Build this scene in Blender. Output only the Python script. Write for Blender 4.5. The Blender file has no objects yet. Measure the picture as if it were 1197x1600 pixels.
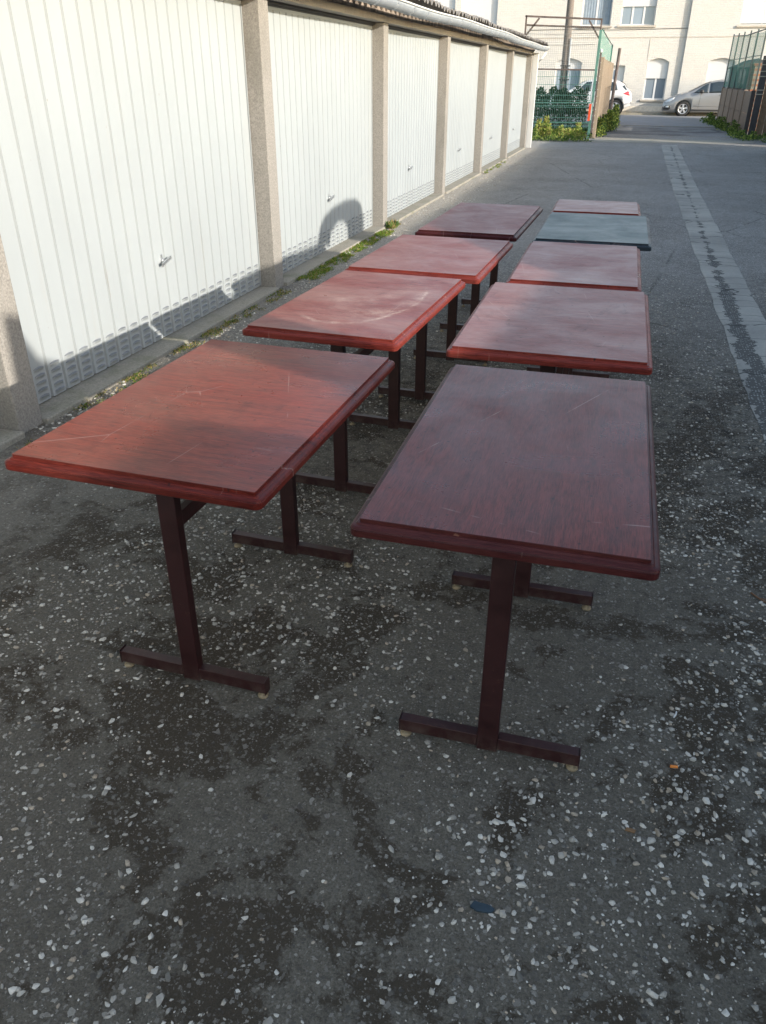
import bpy, bmesh, math, random
import numpy as np
from mathutils import Vector, Matrix
S = bpy.context.scene
col = S.collection
rnd = random.Random(7)
PI = math.pi
R = math.radians

# ------------------------------------------------------------------ helpers
class MB:
    def __init__(s): s.v=[]; s.f=[]; s.sm=[]; s.mi=[]; s.cur=0
    def add(s, vs, fs, smooth=False):
        b=len(s.v); s.v+= [tuple(v) for v in vs]
        s.f+= [tuple(i+b for i in f) for f in fs]; s.sm+=[smooth]*len(fs); s.mi+=[s.cur]*len(fs)
    def box(s, x0,x1,y0,y1,z0,z1):
        s.add([(x0,y0,z0),(x1,y0,z0),(x1,y1,z0),(x0,y1,z0),(x0,y0,z1),(x1,y0,z1),(x1,y1,z1),(x0,y1,z1)],
              [(0,3,2,1),(4,5,6,7),(0,1,5,4),(1,2,6,5),(2,3,7,6),(3,0,4,7)])
    def prism(s, poly, axis, a, b):
        """poly: 2D points; extruded along axis from a to b"""
        n=len(poly)
        def P(p,t):
            return {'x':(t,p[0],p[1]),'y':(p[0],t,p[1]),'z':(p[0],p[1],t)}[axis]
        vs=[P(p,a) for p in poly]+[P(p,b) for p in poly]
        fs=[tuple(range(n))[::-1],tuple(range(n,2*n))]+[(i,(i+1)%n,(i+1)%n+n,i+n) for i in range(n)]
        s.add(vs,fs)
    def tube(s, pts, r, n=8, caps=True, smooth=True):
        pts=[Vector(p) for p in pts]; rs=r if isinstance(r,(list,tuple)) else [r]*len(pts)
        vs=[]; fs=[]
        for i,p in enumerate(pts):
            d=(pts[min(i+1,len(pts)-1)]-pts[max(i-1,0)]).normalized()
            u=d.cross(Vector((0,0,1)) if abs(d.z)<.9 else Vector((1,0,0))).normalized(); w=d.cross(u)
            for k in range(n):
                a=2*PI*k/n; vs.append(p+(u*math.cos(a)+w*math.sin(a))*rs[i])
        for i in range(len(pts)-1):
            for k in range(n):
                fs.append((i*n+k,i*n+(k+1)%n,(i+1)*n+(k+1)%n,(i+1)*n+k))
        s.add(vs,fs,smooth)
        if caps:
            s.add(vs[:n],[tuple(range(n))]); s.add(vs[-n:],[tuple(range(n))[::-1]])
    def bar(s, p, q, w, h=None):
        """rectangular bar from p to q"""
        h=h or w; p=Vector(p); q=Vector(q); d=(q-p).normalized()
        u=d.cross(Vector((0,0,1)) if abs(d.z)<.9 else Vector((0,1,0))).normalized(); t=u.cross(d)
        vs=[a+u*(w/2*i)+t*(h/2*j) for a in (p,q) for i,j in ((-1,-1),(1,-1),(1,1),(-1,1))]
        s.add(vs,[(0,1,2,3),(7,6,5,4),(0,4,5,1),(1,5,6,2),(2,6,7,3),(3,7,4,0)])
    def lathe(s, prof, c, axis='y', n=24, smooth=True):
        """prof: (r, t) pairs along axis"""
        vs=[];fs=[]
        for r,t in prof:
            for k in range(n):
                a=2*PI*k/n; ca,sa=r*math.cos(a),r*math.sin(a)
                vs.append({'y':(c[0]+ca,c[1]+t,c[2]+sa),'z':(c[0]+ca,c[1]+sa,c[2]+t),'x':(c[0]+t,c[1]+ca,c[2]+sa)}[axis])
        for i in range(len(prof)-1):
            for k in range(n): fs.append((i*n+k,i*n+(k+1)%n,(i+1)*n+(k+1)%n,(i+1)*n+k))
        s.add(vs,fs,smooth)
    def build(s, name, mat, parent=None, loc=None, bevel=0, seg=2):
        me=bpy.data.meshes.new(name); me.from_pydata(s.v,[],s.f)
        me.polygons.foreach_set('use_smooth',s.sm)
        me.polygons.foreach_set('material_index',s.mi)
        bm=bmesh.new(); bm.from_mesh(me); bmesh.ops.recalc_face_normals(bm,faces=bm.faces)
        bm.to_mesh(me); bm.free()
        for mm in (mat if isinstance(mat,(list,tuple)) else [mat]): me.materials.append(mm)
        o=bpy.data.objects.new(name,me); col.objects.link(o)
        if parent is not None:
            o.parent=parent
            if loc is None:                       # mesh given in world coordinates
                w=Vector((0,0,0)); p=parent
                while p is not None: w+=Vector(p.location); p=p.parent
                o.location=-w
            else: o.location=loc
        elif loc is not None: o.location=loc
        if bevel:
            m=o.modifiers.new('bevel','BEVEL'); m.width=bevel; m.segments=seg; m.limit_method='ANGLE'; m.angle_limit=R(40)
        return o

def tag(o,label=None,cat=None,group=None,kind=None):
    if label: o['label']=label
    if cat: o['category']=cat
    if group: o['group']=group
    if kind: o['kind']=kind
    return o
def empty(name,loc=(0,0,0),rz=0):
    o=bpy.data.objects.new(name,None); o.location=loc; o.rotation_euler=(0,0,rz); o.empty_display_size=.1
    col.objects.link(o); return o
def npmesh(name,V,F,mat,smooth=False,matidx=None,mats=None):
    me=bpy.data.meshes.new(name)
    F=np.asarray(F); k=F.shape[1]
    me.vertices.add(len(V)); me.vertices.foreach_set('co',np.asarray(V,dtype=np.float32).ravel())
    me.loops.add(F.size); me.loops.foreach_set('vertex_index',F.astype(np.int32).ravel())
    me.polygons.add(len(F)); me.polygons.foreach_set('loop_start',np.arange(0,F.size,k,dtype=np.int32))
    if matidx is not None: me.polygons.foreach_set('material_index',np.asarray(matidx,dtype=np.int32))
    me.polygons.foreach_set('use_smooth',[smooth]*len(F))
    me.update(calc_edges=True); me.validate()
    for m in (mats or [mat]): me.materials.append(m)
    o=bpy.data.objects.new(name,me); col.objects.link(o); return o

# ------------------------------------------------------------------ node material helper
class NT:
    def __init__(s,name):
        s.m=bpy.data.materials.new(name); s.m.use_nodes=True; s.t=s.m.node_tree; s.t.nodes.clear()
        s.out=s.n('ShaderNodeOutputMaterial'); s.b=s.n('ShaderNodeBsdfPrincipled')
        s.l(s.b.outputs[0],s.out.inputs[0]); s.co=s.n('ShaderNodeTexCoord').outputs['Object']
    def n(s,t,**k):
        x=s.t.nodes.new(t)
        for a,b in k.items(): setattr(x,a,b)
        return x
    def l(s,a,b): s.t.links.new(a,b)
    def inp(s,node,key,v):
        i=node.inputs[key]
        if hasattr(v,'is_linked') or hasattr(v,'links'): s.l(v,i)
        else: i.default_value=v
    def map(s,scale=(1,1,1),loc=(0,0,0),rot=(0,0,0),co=None):
        m=s.n('ShaderNodeMapping'); s.l(co or s.co,m.inputs['Vector']); m.inputs['Scale'].default_value=scale
        m.inputs['Location'].default_value=loc; m.inputs['Rotation'].default_value=rot; return m.outputs[0]
    def noise(s,scale,detail=4,rough=.55,co=None,dist=0,out=0,dim='3D'):
        x=s.n('ShaderNodeTexNoise'); x.noise_dimensions=dim; s.l(co or s.co,x.inputs['Vector']); x.inputs['Scale'].default_value=scale
        x.inputs['Detail'].default_value=detail; x.inputs['Roughness'].default_value=rough; x.inputs['Distortion'].default_value=dist
        return x.outputs[out]
    def voro(s,scale,co=None,feature='F1',rand=1,dim='2D'):
        x=s.n('ShaderNodeTexVoronoi'); x.voronoi_dimensions=dim; x.feature=feature; s.l(co or s.co,x.inputs['Vector'])
        x.inputs['Scale'].default_value=scale; x.inputs['Randomness'].default_value=rand; return x
    def ramp(s,v,stops,interp='LINEAR'):
        r=s.n('ShaderNodeValToRGB'); r.color_ramp.interpolation=interp; e=r.color_ramp.elements
        while len(e)<len(stops): e.new(.5)
        for i,(p,c) in enumerate(stops):
            e[i].position=p; e[i].color=(c,c,c,1) if isinstance(c,(int,float)) else (*c,1)
        s.l(v,r.inputs[0]); return r.outputs[0]
    def mix(s,f,a,b,mode='MIX'):
        x=s.n('ShaderNodeMix',data_type='RGBA',blend_type=mode)
        for k,v in ((0,f),(6,a),(7,b)):
            if hasattr(v,'links'): s.l(v,x.inputs[k])
            elif k==0: x.inputs[0].default_value=v
            else: x.inputs[k].default_value=(*v,1) if len(v)==3 else v
        return x.outputs[2]
    def math(s,op,a,b=0,c=0):
        x=s.n('ShaderNodeMath',operation=op)
        for k,v in ((0,a),(1,b),(2,c)):
            if hasattr(v,'links'): s.l(v,x.inputs[k])
            else: x.inputs[k].default_value=v
        return x.outputs[0]
    def xyz(s,co=None):
        x=s.n('ShaderNodeSeparateXYZ'); s.l(co or s.co,x.inputs[0]); return x.outputs
    def bump(s,h,strength=.3,dist=.01,normal=None):
        b=s.n('ShaderNodeBump'); b.inputs['Strength'].default_value=strength; b.inputs['Distance'].default_value=dist
        s.l(h,b.inputs['Height'])
        if normal is not None: s.l(normal,b.inputs['Normal'])
        return b.outputs[0]
    def fin(s,color=None,rough=None,normal=None,metal=None,spec=None,**k):
        if color is not None: s.inp(s.b,'Base Color',color if hasattr(color,'links') else (*color,1))
        if rough is not None: s.inp(s.b,'Roughness',rough)
        if normal is not None: s.l(normal,s.b.inputs['Normal'])
        if metal is not None: s.inp(s.b,'Metallic',metal)
        if spec is not None: s.inp(s.b,'Specular IOR Level',spec)
        for a,b in k.items(): s.inp(s.b,a,b)
        return s.m
def plain(name,c,rough=.6,metal=0,var=.15,scale=8,bump=0,spec=.5):
    t=NT(name); n=t.noise(scale,5,.6)
    c2=tuple(x*(1-var) for x in c); c3=tuple(min(1,x*(1+var)) for x in c)
    cc=t.mix(t.ramp(n,[(.3,0.),(.7,1.)]),c2,c3)
    nm=t.bump(t.noise(scale*8,4),bump,.004) if bump else None
    return t.fin(cc,rough,nm,metal,spec)

# ------------------------------------------------------------------ camera
F_PX,PITCH,YAW,ROLL,CAMH=1215.8,.5089,.2852,.0041,1.5572
cy,sy,cp,sp,cr,sr=math.cos(YAW),math.sin(YAW),math.cos(PITCH),math.sin(PITCH),math.cos(ROLL),math.sin(ROLL)
fwd=Vector((-sy*cp,cy*cp,-sp)); right=Vector((cy,sy,0)); up=right.cross(fwd)
r2=right*cr+up*sr; u2=-right*sr+up*cr
cam=bpy.data.cameras.new('camera'); co_=bpy.data.objects.new('camera',cam); col.objects.link(co_)
co_.matrix_world=Matrix(((r2.x,u2.x,-fwd.x,0),(r2.y,u2.y,-fwd.y,0),(r2.z,u2.z,-fwd.z,CAMH),(0,0,0,1)))
cam.sensor_fit='VERTICAL'; cam.sensor_height=36; cam.sensor_width=27; cam.lens=F_PX/1600*36; cam.clip_end=2000; cam.clip_start=.05
S.camera=co_

# ------------------------------------------------------------------ light
SUN_EL=R(18.1); AZ=R(23.3)           # the sun stands AZ behind the +X axis (towards -Y)
sd=Vector((math.cos(AZ)*math.cos(SUN_EL),-math.sin(AZ)*math.cos(SUN_EL),math.sin(SUN_EL)))
sun=bpy.data.lights.new('sun','SUN'); sun.energy=2.3; sun.angle=R(.5); sun.color=(1,.98,.95)
so=bpy.data.objects.new('sun',sun); col.objects.link(so); so.rotation_euler=sd.to_track_quat('Z','Y').to_euler(); so.location=(20,-8,12)
w=bpy.data.worlds.new('World'); S.world=w; w.use_nodes=True; nt=w.node_tree
bg=nt.nodes['Background']; sk=nt.nodes.new('ShaderNodeTexSky'); sk.sky_type='NISHITA'; sk.sun_disc=False
sk.sun_elevation=SUN_EL; sk.sun_rotation=R(90)+AZ; sk.air_density=1.0; sk.dust_density=.9; sk.ozone_density=.35
nt.links.new(sk.outputs[0],bg.inputs[0]); bg.inputs[1].default_value=.15
S.view_settings.view_transform='Standard'; S.view_settings.look='None'; S.view_settings.exposure=1.62; S.view_settings.gamma=1
S.view_settings.use_white_balance=True; S.view_settings.white_balance_temperature=7050; S.view_settings.white_balance_tint=10
S.cycles.max_bounces=8; S.cycles.transparent_max_bounces=12

# ------------------------------------------------------------------ materials
def mat_asphalt():
    t=NT('asphalt'); X=t.xyz()
    # worn grey binder against dark, dirty broken patches
    big=t.noise(1.1,9,.66,dist=.7)
    mid=t.noise(4.2,9,.72,dist=.3)
    pm=t.math('ADD',t.math('MULTIPLY',big,.6),t.math('MULTIPLY',mid,.4))
    patch=t.ramp(pm,[(.468,.92),(.490,0.)])
    fine=t.ramp(t.noise(150,5,.85),[(.36,0.),(.64,1.)]); grit=t.noise(34,8,.85)
    grey=t.mix(fine,(.100,.089,.070),(.285,.258,.210))
    grey=t.mix(t.ramp(grit,[(.36,.5),(.50,0.)]),grey,(.055,.048,.038)); grey=t.mix(t.ramp(grit,[(.54,0.),(.66,.5)]),grey,(.30,.28,.24))
    tint=t.noise(.45,3)
    grey=t.mix(t.ramp(tint,[(.35,0.),(.65,1.)]),grey,t.mix(.5,grey,(.125,.108,.085)))
    dirt=t.mix(t.noise(240,3,.75),(.026,.021,.015),(.135,.108,.078))
    base=t.mix(patch,grey,dirt)
    # cleaner surface up the alley; the distant sheen is painted in as paler colour
    far=t.math('ADD',X[1],t.math('MULTIPLY',t.noise(.5,5,.6),3.0))
    farm=t.ramp(t.math('MULTIPLY',far,.05),[(.27,0.),(.50,1.)])
    pale=t.mix(t.ramp(t.noise(48,6,.85),[(.38,0.),(.62,1.)]),(.095,.085,.071),(.43,.40,.35))
    pale=t.mix(t.ramp(t.noise(.9,7,.75,co=t.map((.7,1,1))),[(.45,0.),(.62,.8)]),pale,t.mix(.4,pale,(.08,.078,.074)))
    gr=t.noise(13,8,.95,dist=.4)
    pale=t.mix(t.ramp(gr,[(.34,0.),(.66,1.)]),t.mix(.45,pale,(.05,.05,.05)),t.mix(.35,pale,(.46,.455,.45)))
    base=t.mix(t.math('MULTIPLY',t.ramp(gr,[(.44,.8),(.53,0.)]),t.ramp(t.math('MULTIPLY',X[1],.05),[(.08,.15),(.2,1.)])),base,(.022,.021,.020))
    pale=t.mix(t.ramp(t.noise(.55,8,.75,co=t.map((1,.8,1),(3,5,0))),[(.42,.55),(.58,0.)]),pale,t.mix(.5,pale,(.06,.052,.045)))
    ck=t.voro(.55,co=t.map((1,.55,1)),feature='DISTANCE_TO_EDGE'); ckm=t.ramp(t.math('ADD',ck.outputs['Distance'],t.math('MULTIPLY',t.math('SUBTRACT',t.noise(6,6,.7),.5),.03)),[(0.,.75),(.009,0.)])
    pale=t.mix(t.math('MULTIPLY',ckm,t.ramp(t.noise(1.1,3),[(.45,0.),(.55,1.)])),pale,(.03,.028,.025))
    base=t.mix(farm,base,pale)
    # sandy dirt strip along the garages
    xg=t.math('ADD',X[0],t.math('MULTIPLY',t.math('SUBTRACT',t.noise(2.2,5,.6),.5),.7))
    strip=t.ramp(t.math('ADD',t.math('MULTIPLY',xg,-1),-1.3),[(.55,0.),(.95,1.)])
    sand=t.mix(t.ramp(t.noise(50,6,.85),[(.35,0.),(.65,1.)]),(.14,.125,.105),(.50,.46,.40))
    base=t.mix(t.math('MULTIPLY',strip,t.ramp(t.math('MULTIPLY',X[1],.05),[(.30,.35),(.5,.9)])),base,sand)
    # stones set in the surface: two sizes of irregular chips
    warp=t.n('ShaderNodeMix',data_type='VECTOR'); warp.inputs[0].default_value=.5
    w1=t.n('ShaderNodeVectorMath',operation='MULTIPLY_ADD'); 
    nz=t.noise(75,3,.6,out=1); t.l(nz,w1.inputs[0]); w1.inputs[1].default_value=(.020,.020,0); t.l(t.co,w1.inputs[2])
    wc=w1.outputs[0]
    stones=None; hs=None
    dens=t.math('MULTIPLY',t.noise(1.7,4,.6),.55)
    for sc,thr,sz in ((42,.86,.40),(72,.60,.43),(135,.38,.44)):
        v=t.voro(sc,co=wc); v.distance='MANHATTAN' if sc==66 else 'EUCLIDEAN'; c=t.n('ShaderNodeSeparateColor'); t.l(v.outputs['Color'],c.inputs[0])
        on=t.math('GREATER_THAN',t.math('ADD',c.outputs[0],t.math('SUBTRACT',dens,.275)),thr)
        size=t.math('MULTIPLY_ADD',c.outputs[1],sz*.62,sz*.28)
        inside=t.math('LESS_THAN',v.outputs['Distance'],size)
        m=t.math('MULTIPLY',on,inside)
        tone=t.ramp(c.outputs[2],[(0.,(.10,.092,.08)),(.45,(.24,.22,.185)),(.85,(.40,.37,.32)),(1.,(.56,.53,.46))])
        tone=t.mix(t.noise(260,2),t.mix(.35,tone,(.08,.08,.08)),tone)
        tone=t.mix(farm,tone,t.mix(.6,tone,(.62,.60,.57)))
        base=t.mix(t.math('MULTIPLY',m,.8 if sc<100 else .5),base,tone)
        h=t.math('MULTIPLY',m,1.0 if sc<100 else .6)
        hs=h if hs is None else t.math('MAXIMUM',hs,h)
    hh=t.math('ADD',t.math('MULTIPLY',hs,.8),t.math('MULTIPLY',fine,.5))
    hh=t.math('SUBTRACT',hh,t.math('MULTIPLY',patch,.7))
    return t.fin(base,t.ramp(patch,[(0.,.80),(1.,.92)]),t.bump(hh,.9,.006),spec=.15)
M={}
M['asphalt']=mat_asphalt()
M['road']=plain('street_asphalt',(.20,.20,.203),.8,var=.18,scale=1.4,bump=.2)
def mat_apron():
    t=NT('apron_asphalt'); b=t.mix(t.ramp(t.noise(9,6,.9),[(.35,0.),(.65,1.)]),(.09,.09,.09),(.27,.265,.26))
    b=t.mix(t.ramp(t.noise(.7,5,.65,co=t.map((.8,1,1))),[(.45,0.),(.6,1.)]),b,(.075,.073,.072))
    cr=t.voro(.45,co=t.map((.6,1,1)),feature='DISTANCE_TO_EDGE'); b=t.mix(t.ramp(cr.outputs['Distance'],[(0.,.9),(.03,0.)]),b,(.025,.024,.023))
    return t.fin(b,.85,t.bump(t.noise(80,4),.4,.004))
M['apron']=mat_apron()
def mat_conc(name,a,b,pit=.5,stain=(.12,.11,.09),stn=.45,sc=90):
    t=NT(name); n=t.noise(sc,5,.75); c=t.mix(t.ramp(n,[(.3,0.),(.7,1.)]),a,b)
    s=t.ramp(t.noise(3.5,6,.65,co=t.map((1,1,.45))),[(.5,0.),(.75,1.)])
    c=t.mix(t.math('MULTIPLY',s,stn),c,stain)
    v=t.voro(70,dim='3D'); p=t.ramp(v.outputs['Distance'],[(.0,0.),(.28,1.)])
    c=t.mix(t.math('MULTIPLY',t.math('SUBTRACT',1.,p),.35*pit),c,(.1,.09,.08))
    h=t.math('ADD',n,t.math('MULTIPLY',p,.5))
    return t.fin(c,.9,t.bump(h,.5,.004),spec=.25)
M['pillar']=mat_conc('pebbled_concrete',(.155,.143,.127),(.34,.315,.28))
M['lintel']=mat_conc('lintel_concrete',(.30,.27,.235),(.44,.40,.355),.3)
M['kerb']=mat_conc('kerb_concrete',(.17,.16,.13),(.36,.33,.28),stain=(.10,.11,.05),stn=.7)
def mat_drain():
    t=NT('drain_concrete'); X=t.xyz()
    c=t.mix(t.noise(60,5,.75),(.21,.20,.175),(.42,.395,.345))
    c=t.mix(t.ramp(t.noise(1.2,4),[(.4,0.),(.7,.6)]),c,(.10,.098,.095))
    # grime collected along the middle and spilling over the near end
    cx=t.math('ABSOLUTE',t.math('SUBTRACT',X[0],t.math('MULTIPLY_ADD',t.noise(1.1,3),.05,.855)))
    nearm=t.ramp(t.math('MULTIPLY',X[1],.05),[(.18,1.),(.42,.25),(.55,.0)])
    wob=t.math('MULTIPLY_ADD',t.noise(5,6,.7),.34,-.165)
    grime=t.math('LESS_THAN',cx,t.math('ADD',t.math('MULTIPLY',nearm,.075),wob))
    crackv=t.voro(1.6,co=t.map((.3,1.6,1)),feature='DISTANCE_TO_EDGE')
    d=t.mix(t.noise(130,4,.8),(.018,.017,.015),(.11,.105,.095))
    sv=t.voro(62); sc_=t.n('ShaderNodeSeparateColor'); t.l(sv.outputs['Color'],sc_.inputs[0])
    on=t.math('MULTIPLY',t.math('GREATER_THAN',sc_.outputs[0],.62),t.math('LESS_THAN',sv.outputs['Distance'],.3))
    d=t.mix(on,d,(.27,.265,.25))
    d2=t.mix(t.noise(90,4),(.03,.03,.03),(.09,.088,.08))
    c=t.mix(t.ramp(t.math('MULTIPLY',grime,1.),[(0.,0.),(1.,.92)]),c,t.mix(t.ramp(t.math('MULTIPLY',X[1],.05),[(.4,0.),(.6,1.)]),d,d2))
    j=t.math('LESS_THAN',t.math('ABSOLUTE',t.math('SUBTRACT',t.math('FRACT',t.math('MULTIPLY_ADD',X[1],.8,t.math('MULTIPLY',t.noise(1.3,3),1.5))),.5)),t.math('MULTIPLY_ADD',t.noise(7,4),.07,-.022))
    c=t.mix(t.math('MULTIPLY',j,.85),c,(.03,.03,.028))
    c=t.mix(t.ramp(crackv.outputs['Distance'],[(0.,.8),(.02,0.)]),c,(.03,.03,.03))
    return t.fin(c,.88,t.bump(t.noise(90,4,.7),.4,.004),spec=.3)
M['drain']=mat_drain()
def mat_door():
    t=NT('white_door_paint'); X=t.xyz()
    n=t.noise(1.6,5,.6,co=t.map((1,1,.5))); c=t.mix(t.ramp(n,[(.35,0.),(.7,1.)]),(.320,.346,.354),(.288,.312,.320))
    st=t.noise(10,5,.7,co=t.map((1,1.6,.12))); c=t.mix(t.math('MULTIPLY',t.ramp(st,[(.58,0.),(.8,1.)]),.3),c,(.31,.295,.26))
    oi=t.n('ShaderNodeObjectInfo'); c=t.mix(t.math('MULTIPLY',oi.outputs['Random'],.22),c,(.33,.335,.31))
    rs_=t.noise(16,6,.8,co=t.map((1,2.2,.10),(0,4,0))); c=t.mix(t.math('MULTIPLY',t.ramp(rs_,[(.62,0.),(.72,.6)]),t.ramp(X[2],[(.10,1.),(.9,.15)])),c,(.24,.17,.10))
    low=t.ramp(X[2],[(.0,1.),(.35,0.)]); dn=t.noise(9,6,.7)
    c=t.mix(t.math('MULTIPLY',low,t.ramp(dn,[(.45,0.),(.75,.45)])),c,(.27,.26,.23))
    sp_=t.voro(7,co=t.map((1,1,.6)),dim='3D'); c=t.mix(t.ramp(sp_.outputs['Distance'],[(.02,.7),(.035,0.)]),c,(.25,.22,.18))
    return t.fin(c,.5,t.bump(t.noise(5,3),.05,.01),spec=.4)
M['door']=mat_door(); M['groove']=plain('darker_door_groove',(.155,.168,.174),.6,var=.15); M['slot']=plain('vent_slot_shade',(.16,.17,.18),.8)  # grooves a darker grey; slot colour paints the shade lines of the vents
M['handle']=plain('handle_steel',(.50,.51,.51),.35,.8,var=.25,scale=60)
M['zinc']=plain('zinc_gutter',(.30,.33,.36),.55,.2,var=.12,scale=4)
M['whitepaint']=plain('white_render',(.50,.50,.48),.7,var=.06,scale=3)
def mat_fascia():
    t=NT('weathered_fascia'); n=t.noise(9,6,.7,co=t.map((1,1.3,.25)))
    c=t.mix(t.ramp(n,[(.35,0.),(.62,1.)]),(.07,.055,.045),(.42,.33,.25)); return t.fin(c,.85,t.bump(n,.3,.006))
M['fascia']=mat_fascia()
M['fibre']=mat_conc('fibre_cement',(.10,.095,.09),(.30,.28,.26),stain=(.05,.05,.045),stn=.6)
M['void']=plain('door_gap_shade',(.05,.05,.055),.6,.3)  # dark colour painted for the shaded gap above the doors

def mat_wood(name,dark,mid,fade,fade_amt,seed,rough=.36,scratch=None,grain_x=False,blotch=.5):
    t=NT(name); L=(seed*3.7,seed*1.3,0)
    gs=(6,.55,6) if not grain_x else (.55,6,6)
    co=t.map((1,1,1),L)
    g1=t.noise(9,7,.65,co=t.map(gs,L),dist=.5); g2=t.noise(55,5,.7,co=t.map(tuple(x*.8 for x in gs),L))
    c=t.mix(t.ramp(g1,[(.3,0.),(.7,1.)]),dark,mid)
    g3=t.noise(120,3,.6,co=t.map(tuple(x if x>1 else x*.4 for x in gs),L))
    c=t.mix(t.math('MULTIPLY',t.ramp(g2,[(.42,0.),(.66,1.)]),.45),c,tuple(min(1,x*1.55+.006) for x in mid))
    c=t.mix(t.math('MULTIPLY',t.ramp(g3,[(.50,0.),(.64,1.)]),.55),c,tuple(x*.6 for x in dark))
    # bleached and worn areas
    b=t.noise(2.9,10,.72,co=t.map((1.5,.7,1) if not grain_x else (.7,1.5,1),L),dist=.5); f=t.ramp(b,[(.40,0.),(.64,1.)])
    c=t.mix(t.math('MULTIPLY',f,fade_amt),c,fade)
    # dark handling marks
    b2=t.noise(4.5,10,.78,co=t.map((1.6,.8,1),(seed*5.1,2,0)),dist=1.); c=t.mix(t.math('MULTIPLY',t.ramp(b2,[(.56,0.),(.72,1.)]),blotch),c,tuple(x*.45 for x in dark))
    # specks, dents
    v=t.voro(14,co=co); s_=t.n('ShaderNodeSeparateColor'); t.l(v.outputs['Color'],s_.inputs[0])
    c=t.mix(t.math('MULTIPLY',t.math('GREATER_THAN',s_.outputs[0],.78),t.ramp(v.outputs['Distance'],[(.03,.75),(.06,0.)])),c,(.02,.01,.01))
    # hair scratches
    w_=t.n('ShaderNodeTexVoronoi'); w_.voronoi_dimensions='2D'; w_.feature='DISTANCE_TO_EDGE'; t.l(t.map((1.1,.5,1),L,(0,0,.5)),w_.inputs['Vector']); w_.inputs['Scale'].default_value=3.1
    c=t.mix(t.math('MULTIPLY',t.ramp(w_.outputs['Distance'],[(0.,.55),(.0045,0.)]),t.ramp(t.noise(5,3,co=co),[(.50,0.),(.58,.9)])),c,(.42,.30,.26))
    w2_=t.n('ShaderNodeTexVoronoi'); w2_.voronoi_dimensions='2D'; w2_.feature='DISTANCE_TO_EDGE'; t.l(t.map((.35,1.5,1),L,(0,0,-.3)),w2_.inputs['Vector']); w2_.inputs['Scale'].default_value=5.3
    c=t.mix(t.math('MULTIPLY',t.ramp(w2_.outputs['Distance'],[(0.,.5),(.006,0.)]),t.ramp(t.noise(8,4,.7,co=t.map((1,1,1),(9,1,0))),[(.54,0.),(.6,.8)])),c,tuple(x*.5 for x in dark))
    if 'edge' in name:
        cv=t.voro(26,co=co,dim='3D'); cs=t.n('ShaderNodeSeparateColor'); t.l(cv.outputs['Color'],cs.inputs[0])
        chip=t.math('MULTIPLY',t.math('GREATER_THAN',cs.outputs[0],.93),t.math('LESS_THAN',cv.outputs['Distance'],t.math('MULTIPLY_ADD',t.noise(90,5,.8),.42,-.07)))
        c=t.mix(t.math('MULTIPLY',chip,.5),c,(.30,.15,.10))
    if scratch:
        X=t.xyz()
        for (cx,cy_,rx,ry,wd,al) in scratch:
            dx=t.math('DIVIDE',t.math('SUBTRACT',X[0],cx),rx); dy=t.math('DIVIDE',t.math('SUBTRACT',X[1],cy_),ry)
            d=t.math('SQRT',t.math('ADD',t.math('MULTIPLY',dx,dx),t.math('MULTIPLY',dy,dy)))
            d=t.math('ADD',d,t.math('MULTIPLY',t.math('SUBTRACT',t.noise(7,5,.7,co=co),.5),.16))
            e=t.math('ABSOLUTE',t.math('SUBTRACT',d,1.))
            mk=t.math('MULTIPLY',t.math('MULTIPLY',t.math('MULTIPLY',t.ramp(e,[(0.,1.),(wd,0.)]),t.ramp(t.noise(5,8,.8,co=t.map((1,1,1),(4,4,0))),[(.42,.12),(.6,1.)])),t.ramp(t.math('ADD',t.math('MULTIPLY',dx,.55),t.math('MULTIPLY',dy,-.6)),[(.05,0.),(.35,1.)])),t.ramp(t.noise(11,6,.75,co=co),[(.38,0.),(.62,1.)]))
            c=t.mix(t.math('MULTIPLY',mk,al),c,(.62,.46,.36))
    rn=t.ramp(t.noise(3.5,6,.65,co=co,dist=.6),[(.3,max(.15,rough-.09)),(.7,rough+.14)])
    nm=t.bump(t.math('ADD',t.math('MULTIPLY',g2,.6),t.math('MULTIPLY',t.noise(14,3,co=co),.7)),.10,.004)
    return t.fin(c,rn,nm,spec=.14 if 'edge' in name else .25)
M['edge']=None
M['steel']=plain('maroon_steel_paint',(.050,.0105,.0110),.42,0,var=.3,scale=14,bump=.08)
def mat_steel():
    t=NT('worn_maroon_steel'); n=t.noise(14,6,.65); c=t.mix(t.ramp(n,[(.3,0.),(.7,1.)]),(.020,.0045,.0050),(.038,.0080,.0085))
    w_=t.ramp(t.noise(45,7,.8,co=t.map((1,1,.5))),[(.63,0.),(.69,1.)]); c=t.mix(t.math('MULTIPLY',w_,.7),c,(.17,.09,.055))
    low=t.math('MULTIPLY',t.ramp(t.xyz()[2],[(.0,1.),(.07,0.)]),t.ramp(t.noise(30,5,.7),[(.4,0.),(.65,1.)])); c=t.mix(t.math('MULTIPLY',low,.55),c,(.14,.11,.085))
    return t.fin(c,t.ramp(n,[(.3,.36),(.7,.55)]),t.bump(t.noise(120,3),.08,.003))
M['steel']=mat_steel()
M['pad']=plain('rusty_foot_pad',(.26,.20,.12),.7,var=.4,scale=90)

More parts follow.
